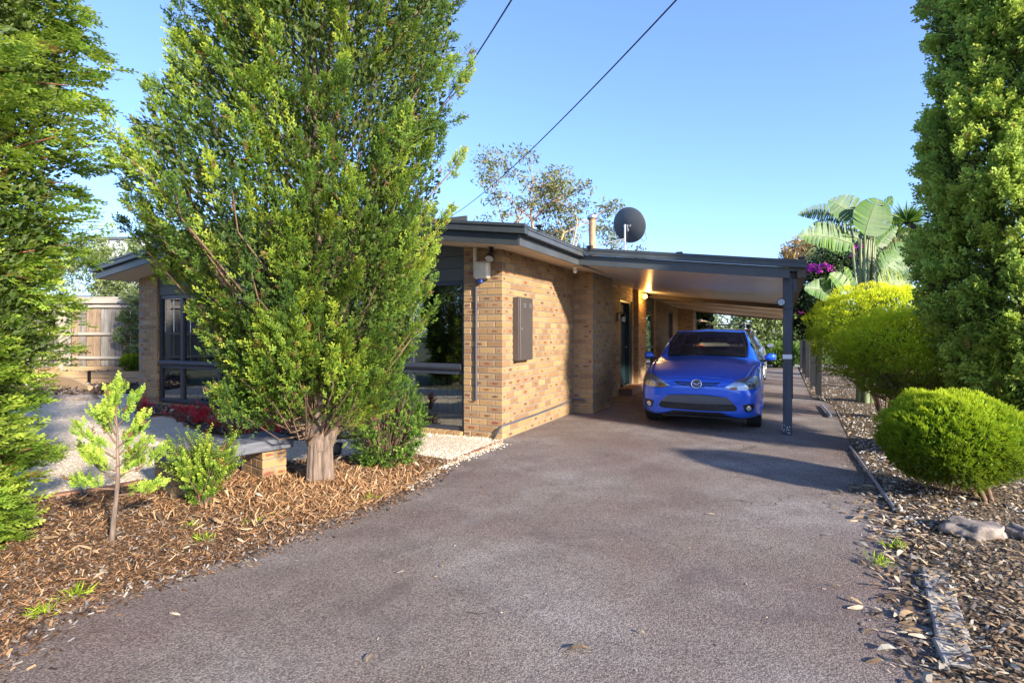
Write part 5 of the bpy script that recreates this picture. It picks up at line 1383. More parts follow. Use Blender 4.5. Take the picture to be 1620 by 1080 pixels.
# seen under the carport: trees and bush across the lawn
b1 = H(6.2, 27, 0)
shrubtree('broadleaf_tree', 'green broadleaf tree across the lawn seen under the carport edge', b1, blobs_at(b1, [(1180, 520, 30, 1.3), (1215, 505, 30, 1.3), (1235, 525, 30, 1.3), (1205, 480, 30, 1.3), (1235, 470, 31, 1.5), (1165, 535, 30, .8), (1250, 500, 31, 1.4)]), 9000, .20, MT['f_bg'], trunk=[([(0, 0, -.1), (-.1, 0, 1.2), (.3, 0, 2.4)], [.18, .14, .08])])
b1 = H(2.5, 33, 0)
shrubtree('bare_branched_tree', 'sparse twiggy tree far away in the bright gap above the blue car', b1, blobs_at(b1, [(1140, 500, 36, 1.2), (1110, 505, 36, 1.0), (1160, 485, 36, 1.2), (1130, 480, 36, 1.0)]), 1500, .22, MT['f_bg'], trunk=[([(0, 0, -.1), (0, 0, 1.6), (1, 0, 3)], [.15, .1, .03]), ([(0, 0, 1.4), (-1.3, 0, 2.8)], [.08, .02]), ([(0, 0, 1.6), (.3, 0, 3.6)], [.07, .02])], tmpl=LF2)
clipped(G(1232, 581), (.95, .9, .42), .50, 'low round green bush on the lawn beyond the carport', MT['f_box'], 2500, .16, stems=6, twigs=5)
b1 = Vector((-3, 60, 0))
for i, (x, y, w) in enumerate(((-30, 60, 9), (-14, 64, 9), (6, 62, 8), (18, 58, 8), (33, 60, 9), (50, 55, 10), (66, 48, 10))):
    t_ = shrubtree('distant_tree', ('distant rounded tree on the skyline at far left', 'second distant skyline tree from the left behind the fence', 'distant skyline tree hidden behind the brick house', 'distant skyline tree seen through the carport opening', 'distant skyline tree right of the carport post', 'distant skyline tree behind the garden hedge', 'distant skyline tree at far right behind the thuja')[i], Vector((x, y, 0)), [((0, 0, 2.6), (w*.55, w*.4, 2.0), .6), ((w*.3, 0, 2.0), (w*.35, w*.3, 1.6), .4)], 1600, .55, MT['f_bg'], trunk=[([(0, 0, -.1), (0, 0, 2.6)], [.3, .15])])
# rubber plant against the wall end, dark
b1 = H(1.05, 13.6, 0)
shrubtree('rubber_plant', 'dark broad-leaved plant at the end of the brick wall behind the blue car', b1, blobs_at(b1, [(1088, 515, 19.1, .30), (1100, 495, 19.1, .28), (1112, 518, 19.1, .3), (1085, 535, 19.1, .3), (1118, 500, 19.1, .16), (1100, 530, 19.1, .4)]), 420, .22, MT['f_dark'], cat='shrub', trunk=[([(0, 0, 0), (0, 0, 1.6)], [.03, .015])], tmpl=t_leaf(.38, .1))
# dark climber with flowers behind the carport corner
b1 = H(4.9, 6.6, 0)
shrubtree('bougainvillea', 'dark leafy bougainvillea with magenta flowers by the carport corner', b1,
    blobs_at(b1, [(1285, 445, 12.6, .5), (1300, 425, 12.6, .45), (1275, 480, 12.6, .42), (1300, 490, 12.4, .5), (1270, 520, 12.6, .35), (1315, 510, 12.4, .5), (1330, 400, 13, .6), (1350, 420, 13, .7), (1262, 465, 12.8, .3)]), 13000, .085, MT['f_dark'], cat='shrub',
    trunk=[([(0, 0, -.05), (.1, 0, 1.0), (.2, 0, 2.2)], [.06, .05, .03])], flowers=[(tuple(AT(1282, 428, 12.1)-b1), (.22, .2, .12), 130), (tuple(AT(1303, 424, 12.1)-b1), (.25, .2, .14), 150), (tuple(AT(1345, 395, 12.4)-b1), (.3, .2, .2), 60), (tuple(AT(1395, 383, 12.8)-b1), (.4, .2, .15), 40), (tuple(AT(1267, 498, 12)-b1), (.06, .05, .05), 8)])
b1 = H(7.6, 9.5, 0)
shrubtree('flowering_shrub', 'tall sunlit green shrub with yellowish leaves behind the big banana-like plant', b1, blobs_at(b1, [(1320, 410, 15.5, .7), (1350, 390, 15.5, .8), (1375, 420, 15.5, .8), (1400, 400, 15.5, .8), (1430, 420, 15.5, .9), (1340, 430, 15, .7), (1390, 450, 15, .8)]), 9000, .11, MT['f_bg'], cat='shrub', trunk=[([(0, 0, 0), (0, 0, 2)], [.08, .04])])
b1 = H(9.0, 12.5, 0)
shrubtree('bottlebrush_shrub', 'orange tinged shrub on the skyline right of the banana-like leaves', b1, blobs_at(b1, [(1410, 405, 19, .8), (1435, 400, 19, .8), (1425, 385, 19, .7), (1395, 395, 19, .6)]), 4500, .12, MT['f_orange'], cat='shrub', trunk=[([(0, 0, 0), (0, 0, 3)], [.08, .04])], tmpl=LF2)
b1 = H(6.3, 13.5, 0)
shrubtree('bottlebrush_shrub', 'olive and orange tinged shrub just above the carport corner', b1, blobs_at(b1, [(1265, 400, 19.5, .7), (1285, 395, 19.5, .8), (1300, 385, 19.5, .8), (1255, 412, 19.5, .6)]), 4500, .12, MT['f_orange'], cat='shrub', trunk=[([(0, 0, 0), (0, 0, 3)], [.08, .04])], tmpl=LF2)

# big banana-like plant ---------------------------------------------------
m, k, p, o = newmat('paddle_leaf')
a = k.attr('col'); sp = k.new('ShaderNodeSeparateColor'); k.lk(a.outputs['Color'], sp.inputs[0])
c = k.ramp(k.math('ADD', k.math('MULTIPLY', sp.outputs[2], .6), k.math('MULTIPLY', sp.outputs[0], .4)), [(0, (.035, .09, .014)), (.5, (.075, .165, .02)), (.8, (.22, .31, .03)), (1, (.60, .46, .03))])
k.lk(c, p.inputs['Base Color']); p.inputs['Roughness'].default_value = .5
t_ = k.new('ShaderNodeBsdfTranslucent'); k.lk(c, t_.inputs[0]); mx = k.new('ShaderNodeMixShader'); mx.inputs[0].default_value = .18
k.lk(p.outputs[0], mx.inputs[1]); k.lk(t_.outputs[0], mx.inputs[2]); k.lk(mx.outputs[0], o.inputs[0]); MT['paddle'] = m
MT['petiole'] = simple('petiole', (.17, .20, .085), .5, var=.3)
def paddle(par, base, knee, tip, w, hue, split=.5, tilt=0.0, seed=0):
    """petiole base->knee, blade knee->tip, torn between the veins"""
    r_ = np.random.default_rng(seed+100)
    base, knee, tip = (np.array(q, float) for q in (base, knee, tip))
    b = MB(); b.tube([tuple(base), tuple((base+knee)/2+np.array([0, 0, .02])), tuple(knee)], [.035, .028, .018], 7); 
    d = tip-knee; L = np.linalg.norm(d); side = np.cross(d, np.array([math.sin(tilt), -math.cos(tilt), .25])); side /= np.linalg.norm(side); nn = np.cross(side, d/L)
    n = 26; V_, F_, C_ = [], [], []; mids = []
    for i in range(n+1):
        t = i/n; mids.append(knee+d*t+np.array([0, 0, 1])*(-.22*L*t*t+.10*L*t))
    for s_ in (-1, 1):
        lag = 0; edge = None
        for i in range(n):
            t0, t1 = i/n, (i+1)/n
            ww = [w*math.sin(math.pi*min(1, (t*.93+.07))**.75)**.65 for t in (t0, t1)]
            torn = r_.random() < min(.9, split*1.5); drop = (r_.normal()*.10 if torn else (lag if edge is not None else 0)); lag = drop
            nseg = 4; g = .0 if not torn else .14
            row = []
            for j in range(nseg+1):
                u_ = j/nseg
                for q, (tt, wq, mm_) in enumerate(((t0, ww[0], mids[i]), (t1, ww[1], mids[i+1]))):
                    sh = d*(u_*.16*wq/w*.6) ; gap = (g*2.2*u_ if q == 0 else -g*u_*.5)*(d/n)
                    v = mm_+side*s_*wq*u_+sh*.6+gap+nn*(.22*wq*u_*(1-u_)*0+.18*wq*u_**1.5+drop*u_*wq)
                    row.append(v)
            bb = len(V_); V_ += row; F_ += [[bb+2*j, bb+2*j+2, bb+2*j+3, bb+2*j+1] for j in range(nseg)]
            rc = r_.random(); C_ += [[rc, 0, min(1, hue+(.35*(j//2)/nseg if r_.random() < .25 else 0)), 1] for j in range(2*(nseg+1))]
    me = fast_mesh('leaf_blade', np.array(V_), np.array(F_), {'col': ('POINT', 'FLOAT_COLOR', np.array(C_))}, smooth=False)
    lf = b.build('petiole', MT['petiole'], par, smooth=True)
    o = link('leaf_blade', me, MT['paddle'], lf)
    mr = MB(); mr.tube([tuple(q) for q in mids], [.016*(1-.8*i/n) for i in range(n+1)], 5); mr.build('midrib', MT['petiole'], lf, smooth=True)
Yb = 10.6; bb = Vector((AT(1372, 480, Yb).x, Yb, 0)); ban = thing('strelitzia_plant', 'giant bird of paradise plant with torn paddle leaves above the golden hedge', 'plant', bb)
def q3(px, py, dy=0): return tuple(AT(px, py, Yb+dy)-bb)
for i, (k0, t0, w, hue, spl, tilt) in enumerate((
    ((1348, 385, .0), (1262, 362, -.2), .30, .42, .6, .1), ((1362, 350, .0), (1310, 310, .1), .33, .25, .45, 0), ((1368, 372, -.1), (1388, 306, -.15), .42, .28, .12, .2),
    ((1385, 350, .2), (1413, 306, .3), .22, .12, .1, .9), ((1345, 345, .4), (1262, 330, .5), .20, .08, .7, 0), ((1395, 430, -.3), (1425, 400, -.2), .30, .35, .5, .3),
    ((1392, 455, -.5), (1432, 440, -.5), .30, .8, .5, .2), ((1340, 460, -.6), (1312, 428, -.6), .20, .5, .3, .4), ((1335, 470, -.5), (1272, 448, -.6), .24, .22, .35, .1),
    ((1410, 430, .3), (1452, 418, .3), .24, .15, .5, .2), ((1370, 440, .3), (1350, 415, .5), .18, .2, .3, .5), ((1358, 378, .5), (1285, 345, .5), .20, .1, .6, .1), ((1350, 400, .3), (1290, 380, .4), .2, .3, .6, .3), ((1400, 410, .2), (1440, 385, .4), .2, .2, .5, .4), ((1400, 450, -.4), (1450, 465, -.4), .24, .35, .4, .2), ((1350, 440, -.2), (1300, 455, -.4), .22, .3, .4, .2), ((1380, 400, .4), (1420, 350, .5), .16, .1, .5, .6), ((1345, 455, -.3), (1335, 418, -.4), .2, .6, .3, .7))):
    paddle(ban, (.02*i-.1, .1*math.sin(i*2), 1.2), q3(*k0), q3(*t0), w, hue, spl, tilt, i)
for i in range(5): b = MB(); b.tube([(.06*i-.12, .05*math.cos(i*3), -.05), (.05*i-.1, .04*math.cos(i*3), .8), (.07*i-.13, .05*math.cos(i*3), 1.9), q3(1372+3*i, 372+4*i)], [.07, .065, .05, .02], 8, cap=False); b.build('stem', MT['petiole'], ban, smooth=True)
# a second one behind with fan leaves and palm fronds
pb_ = H(5.6, 9.2, 0); pm = thing('palm_plant', 'small palm with yellowing drooping fronds behind the carport corner', 'palm', pb_)
def frond(par, p0, p1, sag, n, L, m, w=.05):
    p0, p1 = np.array(p0), np.array(p1); pts = [p0+(p1-p0)*t+np.array([0, 0, sag*math.sin(math.pi*t)]) for t in np.linspace(0, 1, 10)]
    b = MB(); b.tube([tuple(q) for q in pts], .012, 4); s = b.build('frond', MT['petiole'], par)
    t = np.linspace(.12, 1, n); P = p0[None]+(p1-p0)[None]*t[:, None]; P[:, 2] += sag*np.sin(math.pi*t)
    P = np.concatenate([P, P]); sd = np.cross(p1-p0, [0, 0, 1.]); sd /= np.linalg.norm(sd); dd = (p1-p0)/np.linalg.norm(p1-p0)
    D = np.concatenate([np.tile(sd*.8+dd*.6, (n, 1)), np.tile(-sd*.8+dd*.6, (n, 1))]); D[:, 2] -= .45; S = np.stack([np.full(2*n, L*.35), np.full(2*n, L*.35), L*(1-.5*np.concatenate([t, t]))], 1)
    leafobj('leaflets', [stamp(*t_leaf(.12, .05), P, D, rng.normal(size=2*n)*.3, S)], m, s)
def q4(px, py, Y=14.6): return tuple(AT(px, py, Y)-pb_)
for i, (px, py) in enumerate(((1255, 392), (1275, 372), (1300, 368), (1330, 375), (1345, 400), (1290, 425), (1312, 432), (1270, 410))):
    frond(pm, q4(1305, 400), q4(px, py, 14.6 - .5*math.sin(i*2)), .22, 22, .38, MT['f_orange'] if i in (5, 6) else MT['f_bg'])
b = MB(); b.tube([(0, 0, -.05), (0, 0, 1.5), q4(1305, 402)], [.10, .09, .08], 10); b.build('trunk', MT['bark_dark'], pm, smooth=True)
yb = H(10.2, 11.0, 0); yu = thing('yucca', 'spiky yucca rosette on the skyline left of the tall thuja', 'yucca', yb)
def rosette(c, n, L, wd=.05):
    P = np.tile(np.array(c), (n, 1)); D = unit(n); D[:, 2] = np.abs(D[:, 2])*1.1-.15; S = np.stack([np.full(n, L*.5), np.full(n, L*.5), L*(.8+.3*rng.random(n))], 1)
    return stamp(*t_leaf(.09, .04), P, D, rng.random(n)*6.28, S)
cA = tuple(AT(1434, 352, 17)-yb); cB = tuple(AT(1415, 372, 17)-yb); cC = tuple(AT(1447, 378, 17)-yb)
leafobj('blades', [rosette(cA, 130, .72), rosette(cB, 90, .6), rosette(cC, 90, .6)], MT['f_box'], yu)
b = MB(); b.tube([(0, 0, -.05), (0, 0, 1.5), cA], [.14, .12, .08], 9); b.tube([(0, 0, 1.4), cB], [.08, .06], 8); b.tube([(0, 0, 1.4), cC], [.08, .06], 8); b.build('trunk', MT['bark_dark'], yu, smooth=True)

# the cypress row carries on outside the left of the frame (it shows as the dark reflection in the windows)
for (x, y, r_) in ((-7.6, 3.4, 1.3), (-6.6, 1.2, 4.0), (-6.2, -1.4, 5.0)):
    c = left.copy(); COL.objects.link(c); c.location = (x, y, 0); c.rotation_euler = (0, 0, r_+math.pi*.8)
    c['label'] = 'tall cypress of the row outside the left edge mirrored in the front windows'; c['group'] = 'cypress row beyond the left edge'
    for ch in left.children:
        q = ch.copy(); COL.objects.link(q); q.parent = c

# ------------------------------------------------------------ bench of sleepers on brick piers
bo = G(257, 786); bd = (G(440, 745)-G(268, 800)); ba = math.atan2(.74, .66)
t = thing('garden_bench', 'weathered timber bench on low brick piers at the edge of the gravel', 'bench', Vector((-2.98, 4.60, 0)), ba)
def bpier(x):
    k_ = 0
    for c in range(4):
        z = 0.0 + c*.086
        lay = [(x, -.12, 0), (x, .12, 0)] if c % 2 else [(x-.06, 0, 90), (x+.06, 0, 90)]
        if c % 2:
            for yy in (-.12, .12):
                for xx in (x-.06, x+.06): link('brick', brick_mesh(.11, .23, .076, random.randrange(37)), None, t, (xx, yy, z))
        else:
            for yy in (-.18, -.06, .06, .18): link('brick', brick_mesh(.23, .11, .076, random.randrange(37)), None, t, (x, yy, z))
    b = MB(); b.box(x-.108, x+.108, -.228, .228, 0, .303); b.build('mortar', MT['mortar'], t)
bpier(.12); bpier(.86)
for i, y in enumerate((-.17, .075)):
    b = MB(); b.cbox(-.02, 1.02, y-.12, y+.12, .305, .405, .008); b.build('seat_plank', MT['wood_top'], t)
# ------------------------------------------------------------ brick and paver edging
def edging(label, px, mat_, seg=.23, w=.10, hgt=.05, par_name='edging_brick', z=0, wob=.01, group=None):
    P = [Vector(G(*q)) if len(q) == 2 else Vector((q[0], q[1], 0)) for q in px]
    root = thing('garden_edging', label, 'edging', P[0])
    tot = [0]
    for a, b_ in zip(P, P[1:]): tot.append(tot[-1]+(b_-a).length)
    s_ = 0; me = None
    while s_ + seg < tot[-1]:
        c = s_+seg/2
        i = max(j for j in range(len(P)-1) if tot[j] <= c); a, b_ = P[i], P[i+1]; q = a+(b_-a)*((c-tot[i])/(tot[i+1]-tot[i]))
        if me is None:
            v, f = chamf(seg-.012, w, hgt, .008); me = fast_mesh(par_name, v, f); me.materials.append(mat_)
        o = link(par_name, me, None, root, (q.x-P[0].x+random.uniform(-wob, wob), q.y-P[0].y+random.uniform(-wob, wob), z+random.uniform(-.006, .006)), math.atan2(b_.y-a.y, b_.x-a.x)+random.uniform(-.04, .04)); s_ += seg
edging('brick edging between the pale gravel and the mulch at far left', [(20, 797), (50, 792), (180, 772), (235, 762)], MT['mulch_brick'])
edging('curved brick edging around the red shrubs under the left window', [(212, 662), (262, 660), (290, 665), (298, 676), (330, 689), (420, 701), (480, 700)], MT['mulch_brick'])
edging('thin brick edging between gravel and driveway at the house corner', [(790, 699), (724, 727), (700, 737)], MT['mulch_brick'], hgt=.035, w=.07)
edging('pale row of sunken pavers along the right edge of the driveway', [(1478, 905), (1492, 960), (1510, 1030), (1530, 1075)], MT['concrete'], seg=.22, w=.13, hgt=.04, z=.008, wob=.004)
t = thing('metal_edging_strip', 'pale metal edging strip lying along the right side of the driveway', 'edging', G(1345, 706))
b = MB(); P0 = G(1345, 706); pts = [tuple(G(x, y, .02)-P0) for x, y in ((1345, 706), (1362, 730), (1385, 762), (1416, 806))]; b.tube(pts, [.014, .013, .016, .018], 6); b.build('strip', MT['steel'], t)
t = thing('metal_edging_strip', 'short pipe on the ground by the fence posts', 'edging', G(1300, 640))
b = MB(); P0 = G(1300, 640); b.tube([tuple(G(x, y, .03)-P0) for x, y in ((1300, 640), (1315, 658))], .018, 6); b.build('strip', MT['steel'], t)
# ------------------------------------------------------------ rocks
def rock(loc, s, label, seed, rot=0):
    bm = bmesh.new(); bmesh.ops.create_icosphere(bm, subdivisions=4, radius=1); r_ = np.random.default_rng(seed); ph = r_.random(12)*6
    for v in bm.verts:
        c = v.co; f = 1+.16*math.sin(c.x*3+ph[0])*math.cos(c.y*4+ph[1])+.10*math.sin(c.z*7+c.x*5+ph[2])+.07*abs(math.sin(c.x*9+c.z*6+ph[3]))+.05*math.sin(c.x*17+ph[6])*math.sin(c.y*15+c.z*9+ph[4])-.10*abs(math.sin(c.x*4-c.y*5+ph[7]))
        q = c*f; q.z = min(q.z, .55+.10*math.sin(c.x*4+ph[5])); v.co = Vector((q.x*s[0], q.y*s[1], q.z*s[2]))
    me = bpy.data.meshes.new('rock'); bm.to_mesh(me); bm.free()
    for q in me.polygons: q.use_smooth = True
    o = link('rock', me, MT['rock'], None, loc, rot); tag(o, label, 'rock'); return o
rock(G(1542, 850)+Vector((0, 0, .035)), (.20, .14, .125), 'flat topped brown-grey rock in the leaf litter under the lime bush', 3, .1)
rock(G(1622, 858)+Vector((0, 0, .03)), (.10, .12, .12), 'smaller mossy rock cut off by the right edge of the photo', 5)
rock(Vector((-5.40, 6.0, .05)), (.20, .18, .30), 'rounded yellowish rock half hidden behind the left cypress', 8)
rock(G(118, 633)+Vector((0, 0, .02)), (.5, .25, .16), 'dark low rock on the far edge of the gravel', 9)
# ------------------------------------------------------------ timber fence and sleepers at the left
fn = thing('timber_fence', 'weathered timber paling fence with rails standing on the raised bed at left', 'fence', (-12.5, 15.0, .31))
pm_ = {}
def paling(x, y, rot, w=.19, h=1.88):
    k_ = random.randrange(3)
    if (k_, w) not in pm_: v, f = chamf(w, .022, h, .004); pm_[(k_, w)] = fast_mesh('paling', v, f); pm_[(k_, w)].materials.append(MT['paling'][k_])
    link('paling', pm_[(k_, w)], None, fn, (x, y, .16+h/2+random.uniform(-.008, .008)), rot)
x = .14; i = 0
while x < 5.0: paling(x, .03+.014*(i % 2), 0); x += .205; i += 1
y = -.12; i = 0
while y > -7: paling(-.03-.014*(i % 2), y, R(90)); y -= .205; i += 1
b = MB()
for z in (.36, 1.02, 1.78):
    q = MB(); q.cbox(.06, 5.0, -.045, .005, z, z+.075, .005); q.build('rail', MT['rail'], fn)
    q = MB(); q.cbox(-.005, .045, -7, -.06, z, z+.075, .005); q.build('rail', MT['rail'], fn)
q = MB(); q.cbox(-.08, 5.0, -.06, .09, 2.03, 2.08, .005); q.cbox(-.0, 5.0, -.055, -.02, 1.90, 2.028, .005); q.build('capping', MT['rail'], fn)
q = MB(); q.cbox(-.09, .06, -7, -.065, 2.03, 2.08, .005); q.build('capping', MT['rail'], fn)
q = MB(); q.cbox(.06, 5.0, -.01, .015, 0, .155, .004); q.build('plinth', MT['sleeper'], fn)
q = MB(); q.cbox(-.015, .01, -7, -.06, 0, .155, .004); q.build('plinth', MT['sleeper'], fn)
for (x, y) in ((0, -.02), (2.6, -.02), (0, -2.6), (0, -5.2)):
    q = MB(); q.cbox(x-.055, x+.055, y-.055, y+.055, -.1, 2.02, .006); q.build('post', MT['rail'], fn)
rw = thing('sleeper_wall', 'low retaining wall of pine sleepers holding the raised bed before the fence', 'retaining wall', (-11.9, 14.5, 0))
for (x0, x1) in ((-2.2, .55), (.62, 4.2)):
    for z in (0, .185): q = MB(); q.cbox(x0, x1, -.03, .03, z, z+.175, .006); q.build('sleeper', MT['sleeper'], rw)
q = MB(); q.box(.555, .615, -.06, .045, 0, .38); q.build('steel_post', MT['black'], rw)
sp_ = thing('sleeper', 'thick angled pine sleeper stepping down from the raised bed to the gravel', 'sleeper', G(95, 606)+Vector((0, 0, .0)))
P0 = G(95, 606)
A_, B_ = Vector((-12.4, 14.25, 0))-P0, Vector((-9.95, 12.75, 0))-P0
d_ = (B_-A_).normalized(); n_ = Vector((-d_.y, d_.x, 0))*.05
b = MB(); m_ = A_+(B_-A_)*.72
b.add([A_-n_, m_-n_, B_-n_, B_-n_+Vector((0, 0, .14)), m_-n_+Vector((0, 0, .27)), A_-n_+Vector((0, 0, .34)), A_+n_, m_+n_, B_+n_, B_+n_+Vector((0, 0, .14)), m_+n_+Vector((0, 0, .27)), A_+n_+Vector((0, 0, .34))],
      [(0,1,4,5), (1,2,3,4), (6,11,10,7), (7,10,9,8), (5,4,10,11), (4,3,9,10), (2,8,9,3), (0,5,11,6), (0,6,7,1), (1,7,8,2)])
b.build('board', MT['sleeper'], sp_)
# far houses
t = thing('neighbour_house', 'low grey roof just above the timber fence at left', 'house', (-16, 24, 0))
b = MB(); b.box(-7, 4.0, 0, 6, 0, 2.3); b.build('wall', MT['dish'], t)
b = MB(); b.prism([(-.6, 2.25), (7-.4, 2.25), (3, 3.25)], 'x', -7.4, 4.4); b.build('roof', MT['roofmetal'], t)
t = thing('pale_building', 'small pale flat-topped building block far off at left above the trees', 'building', (-32.5, 45, 0))
b = MB(); b.box(-2.3, 2.3, 0, 5, 0, 9.1); b.build('wall', simple('pale_cladding', (.5, .52, .55), .7, var=.08, vs=8), t)
b = MB(); b.box(-2.45, 2.45, -.15, 5.1, 9.1, 9.35); b.build('roof_edge', MT['dish'], t)
# ------------------------------------------------------------ cables overhead
def wire(name, label, a, b_, r_, sag):
    P = [a+(b_-a)*t_+Vector((0, 0, -4*sag*t_*(1-t_))) for t_ in np.linspace(0, 1, 30)]; root = P[0]
    q = MB(); q.tube([tuple(p-root) for p in P], r_, 5); o = q.build(name, MT['cord'], None, loc=root); tag(o, label, 'cable'); return o
a = AT(1110, -60, 4.0); wire('overhead_cable', 'long black overhead cable slanting from top right down to the house roof', AT(1200, -140, 3.6), AT(700, 350, 16), .0075, .25)
wire('overhead_cable', 'short thick black overhead cable at the top going behind the big conifer', AT(840, -50, 4.2), AT(690, 180, 9), .008, .04)
# ------------------------------------------------------------ small garden spotlight
t = thing('garden_light', 'small black square garden floodlight just right of the conifer trunk', 'garden light', G(531, 722))
b = MB(); b.prism([(-.055, .03), (.055, .03), (.075, .16), (-.075, .16)], 'y', -.03, .03); b.build('lamp_head', MT['black'], t)
b = MB(); b.tube([(0, 0, -.05), (0, 0, .04)], .012, 6); b.build('stake', MT['black'], t)
b = MB(); b.box(-.055, .055, -.034, -.031, .05, .145); b.build('lens', MT['dish'], t)

# ------------------------------------------------------------ loose stuff on the ground
def inpoly(P, poly):
    x, y = P[:, 0], P[:, 1]; ins = np.zeros(len(P), bool); n = len(poly); j = n-1
    for i in range(n):
        xi, yi = poly[i][0], poly[i][1]; xj, yj = poly[j][0], poly[j][1]
        c = ((yi > y) != (yj > y)) & (x < (xj-xi)*(y-yi)/(yj-yi+1e-12)+xi); ins ^= c; j = i
    return ins
def scatter(poly, n, near=None, pw=1.0):
    xs = [p[0] for p in poly]; ys = [p[1] for p in poly]; out = []; tot = 0
    while tot < n:
        P = np.stack([rng.uniform(min(xs), max(xs), n), rng.uniform(min(ys), max(ys), n)], 1); P = P[inpoly(P, poly)]
        if near: P = P[rng.random(len(P)) < np.clip((near/np.hypot(P[:, 0], P[:, 1]))**pw, 0, 1)]
        out.append(P); tot += len(P)
        if len(P) == 0: break
    return np.concatenate(out)[:n]
T_CHIP = (np.array([[-.16, 0, 0], [.18, .01, .1], [.14, .10, .95], [-.12, .06, 1.0]], float), np.array([[0, 1, 2, 3]]), np.array([0, .3, .6, 1.]))
def t_curl():   # curled gum leaf, 3 quads along
    V_, G_ = [], []
    for i, t_ in enumerate((0, .33, .66, 1)):
        w = (.03, .13, .12, .02)[i]; x = .16*math.sin(t_*2.6); z = .10*math.sin(t_*3.1)
        V_ += [[x-w, z+.02, t_], [x+w, z-.01, t_]]; G_ += [t_, t_]
    return np.array(V_, float), np.array([[0, 1, 3, 2], [2, 3, 5, 4], [4, 5, 7, 6]]), np.array(G_)
T_PEB = (np.array([[.5, -.1, 0], [.15, .45, 0], [-.45, .25, 0], [-.4, -.35, 0], [.15, -.5, 0], [.02, .0, .36]], float), np.array([[0, 1, 5], [1, 2, 5], [2, 3, 5], [3, 4, 5], [4, 0, 5]]), np.ones(6))
def lay(name, label, cat, P, tm, size, m, zfn, tiltz=.25, flat=True, up=False):
    n = len(P); z = zfn(P); pos = np.stack([P[:, 0], P[:, 1], z], 1)
    if up: D = np.tile([0, 0, 1.], (n, 1)) + rng.normal(size=(n, 3))*.2; roll = rng.random(n)*6.28
    else: a = rng.random(n)*6.28; D = np.stack([np.cos(a), np.sin(a), rng.normal(size=n)*tiltz+.05], 1); roll = np.full(n, 0)+rng.normal(size=n)*.35
    v, f, c = stamp(*tm, pos, D, roll, size*(.5+1.0*rng.random(n)))
    o = link(name, fast_mesh(name, v, f, {'col': ('POINT', 'FLOAT_COLOR', c)}), m); tag(o, label, cat, kind='stuff'); return o
MT['chips'] = rampattr('bark_chips', [(0, (.03, .02, .015)), (.3, (.09, .05, .03)), (.55, (.22, .115, .055)), (.75, (.34, .20, .10)), (.9, (.20, .18, .17)), (1, (.42, .37, .31))])
MT['straw'] = rampattr('dry_needles', [(0, (.15, .075, .035)), (.4, (.33, .17, .075)), (.8, (.46, .27, .13)), (1, (.52, .38, .22))])
MT['leafl'] = rampattr('dry_gum_leaves', [(0, (.07, .045, .03)), (.3, (.20, .13, .075)), (.6, (.36, .25, .14)), (.85, (.50, .41, .29)), (1, (.24, .235, .21))])
MT['peb_c'] = rampattr('cream_pebbles', [(0, (.42, .31, .20)), (.4, (.64, .52, .37)), (.8, (.76, .66, .50)), (1, (.84, .77, .64))])
MT['peb_w'] = rampattr('white_pebbles', [(0, (.25, .23, .20)), (.5, (.46, .43, .39)), (1, (.72, .70, .66))])
MT['darkchip'] = rampattr('dark_chips', [(0, (.03, .022, .018)), (.5, (.12, .08, .05)), (.85, (.24, .20, .17)), (1, (.42, .38, .34))])
def inward(P, poly, s=.97): return P
tx, ty = -1.77, 4.95
def hmul(P):
    poly = mul; d = np.full(len(P), 1e9)
    for i in range(len(poly)):
        a, b_ = np.array(poly[i][:2]), np.array(poly[(i+1) % len(poly)][:2]); ab = b_-a; t_ = np.clip(((P-a)@ab)/max(ab@ab, 1e-9), 0, 1); d = np.minimum(d, np.linalg.norm(P-a-t_[:, None]*ab, axis=1))
    h = np.array([hm(x, y) for x, y in P]); return .008+h*np.clip(d/.25, 0, 1)
P = scatter(mul, 62000, 3.0, 1.2); lay('bark_mulch', 'loose brown bark chips over the left mulch bed', 'mulch', P, T_CHIP, .020, MT['chips'], hmul, .35)
pt = np.array([tx+.35, ty-.25]); P = pt[None]+rng.normal(size=(16000, 2))*np.array([[.75, .42]]); P = P[inpoly(P, mul)]; lay('dry_needles', 'orange dry conifer needles heaped around the big trunk', 'needles', P, (T_CHIP[0]*np.array([[.35, .35, 1]]), T_CHIP[1], T_CHIP[2]), .06, MT['straw'], lambda q: hmul(q)+.006, .4)
P = scatter(mul, 7000, 3.5, 1.2); lay('dry_needles', 'orange needles sprinkled over the left bark chips', 'needles', P, (T_CHIP[0]*np.array([[.3, .3, 1]]), T_CHIP[1], T_CHIP[2]), .045, MT['straw'], lambda q: hmul(q)+.006, .4)
P = scatter(mul, 420, 4, 1); lay('pale_chips', 'pale weathered chips and leaves on the left mulch', 'mulch', P, t_curl(), .075, MT['leafl'], lambda q: hmul(q)+.012, .25)
# edge spill on the driveway
def along(line, n, sd, off=0):
    L = [np.array(q[:2]) for q in line]; out = []
    ln = np.array([np.linalg.norm(b_-a) for a, b_ in zip(L, L[1:])]); cum = np.concatenate([[0], np.cumsum(ln)])
    for s_ in rng.random(n)*cum[-1]:
        i = min(np.searchsorted(cum, s_)-1, len(L)-2); i = max(i, 0); d = (L[i+1]-L[i])/ln[i]; q = L[i]+d*(s_-cum[i]); out.append(q+np.array([-d[1], d[0]])*(off+rng.normal()*sd))
    return np.array(out)
P = along(left_edge[2:11], 5200, .09, -.02); lay('edge_debris', 'crumbs of bark and soil along the left driveway edge', 'debris', P, T_CHIP, .026, MT['chips'], lambda q: np.full(len(q), .006), .25)
P = scatter(grav, 30000, 6.0, 1.0); lay('gravel', 'cream pebbles of the garden path', 'gravel', P, T_PEB, .024, MT['peb_c'], lambda q: np.full(len(q), .012), up=True)
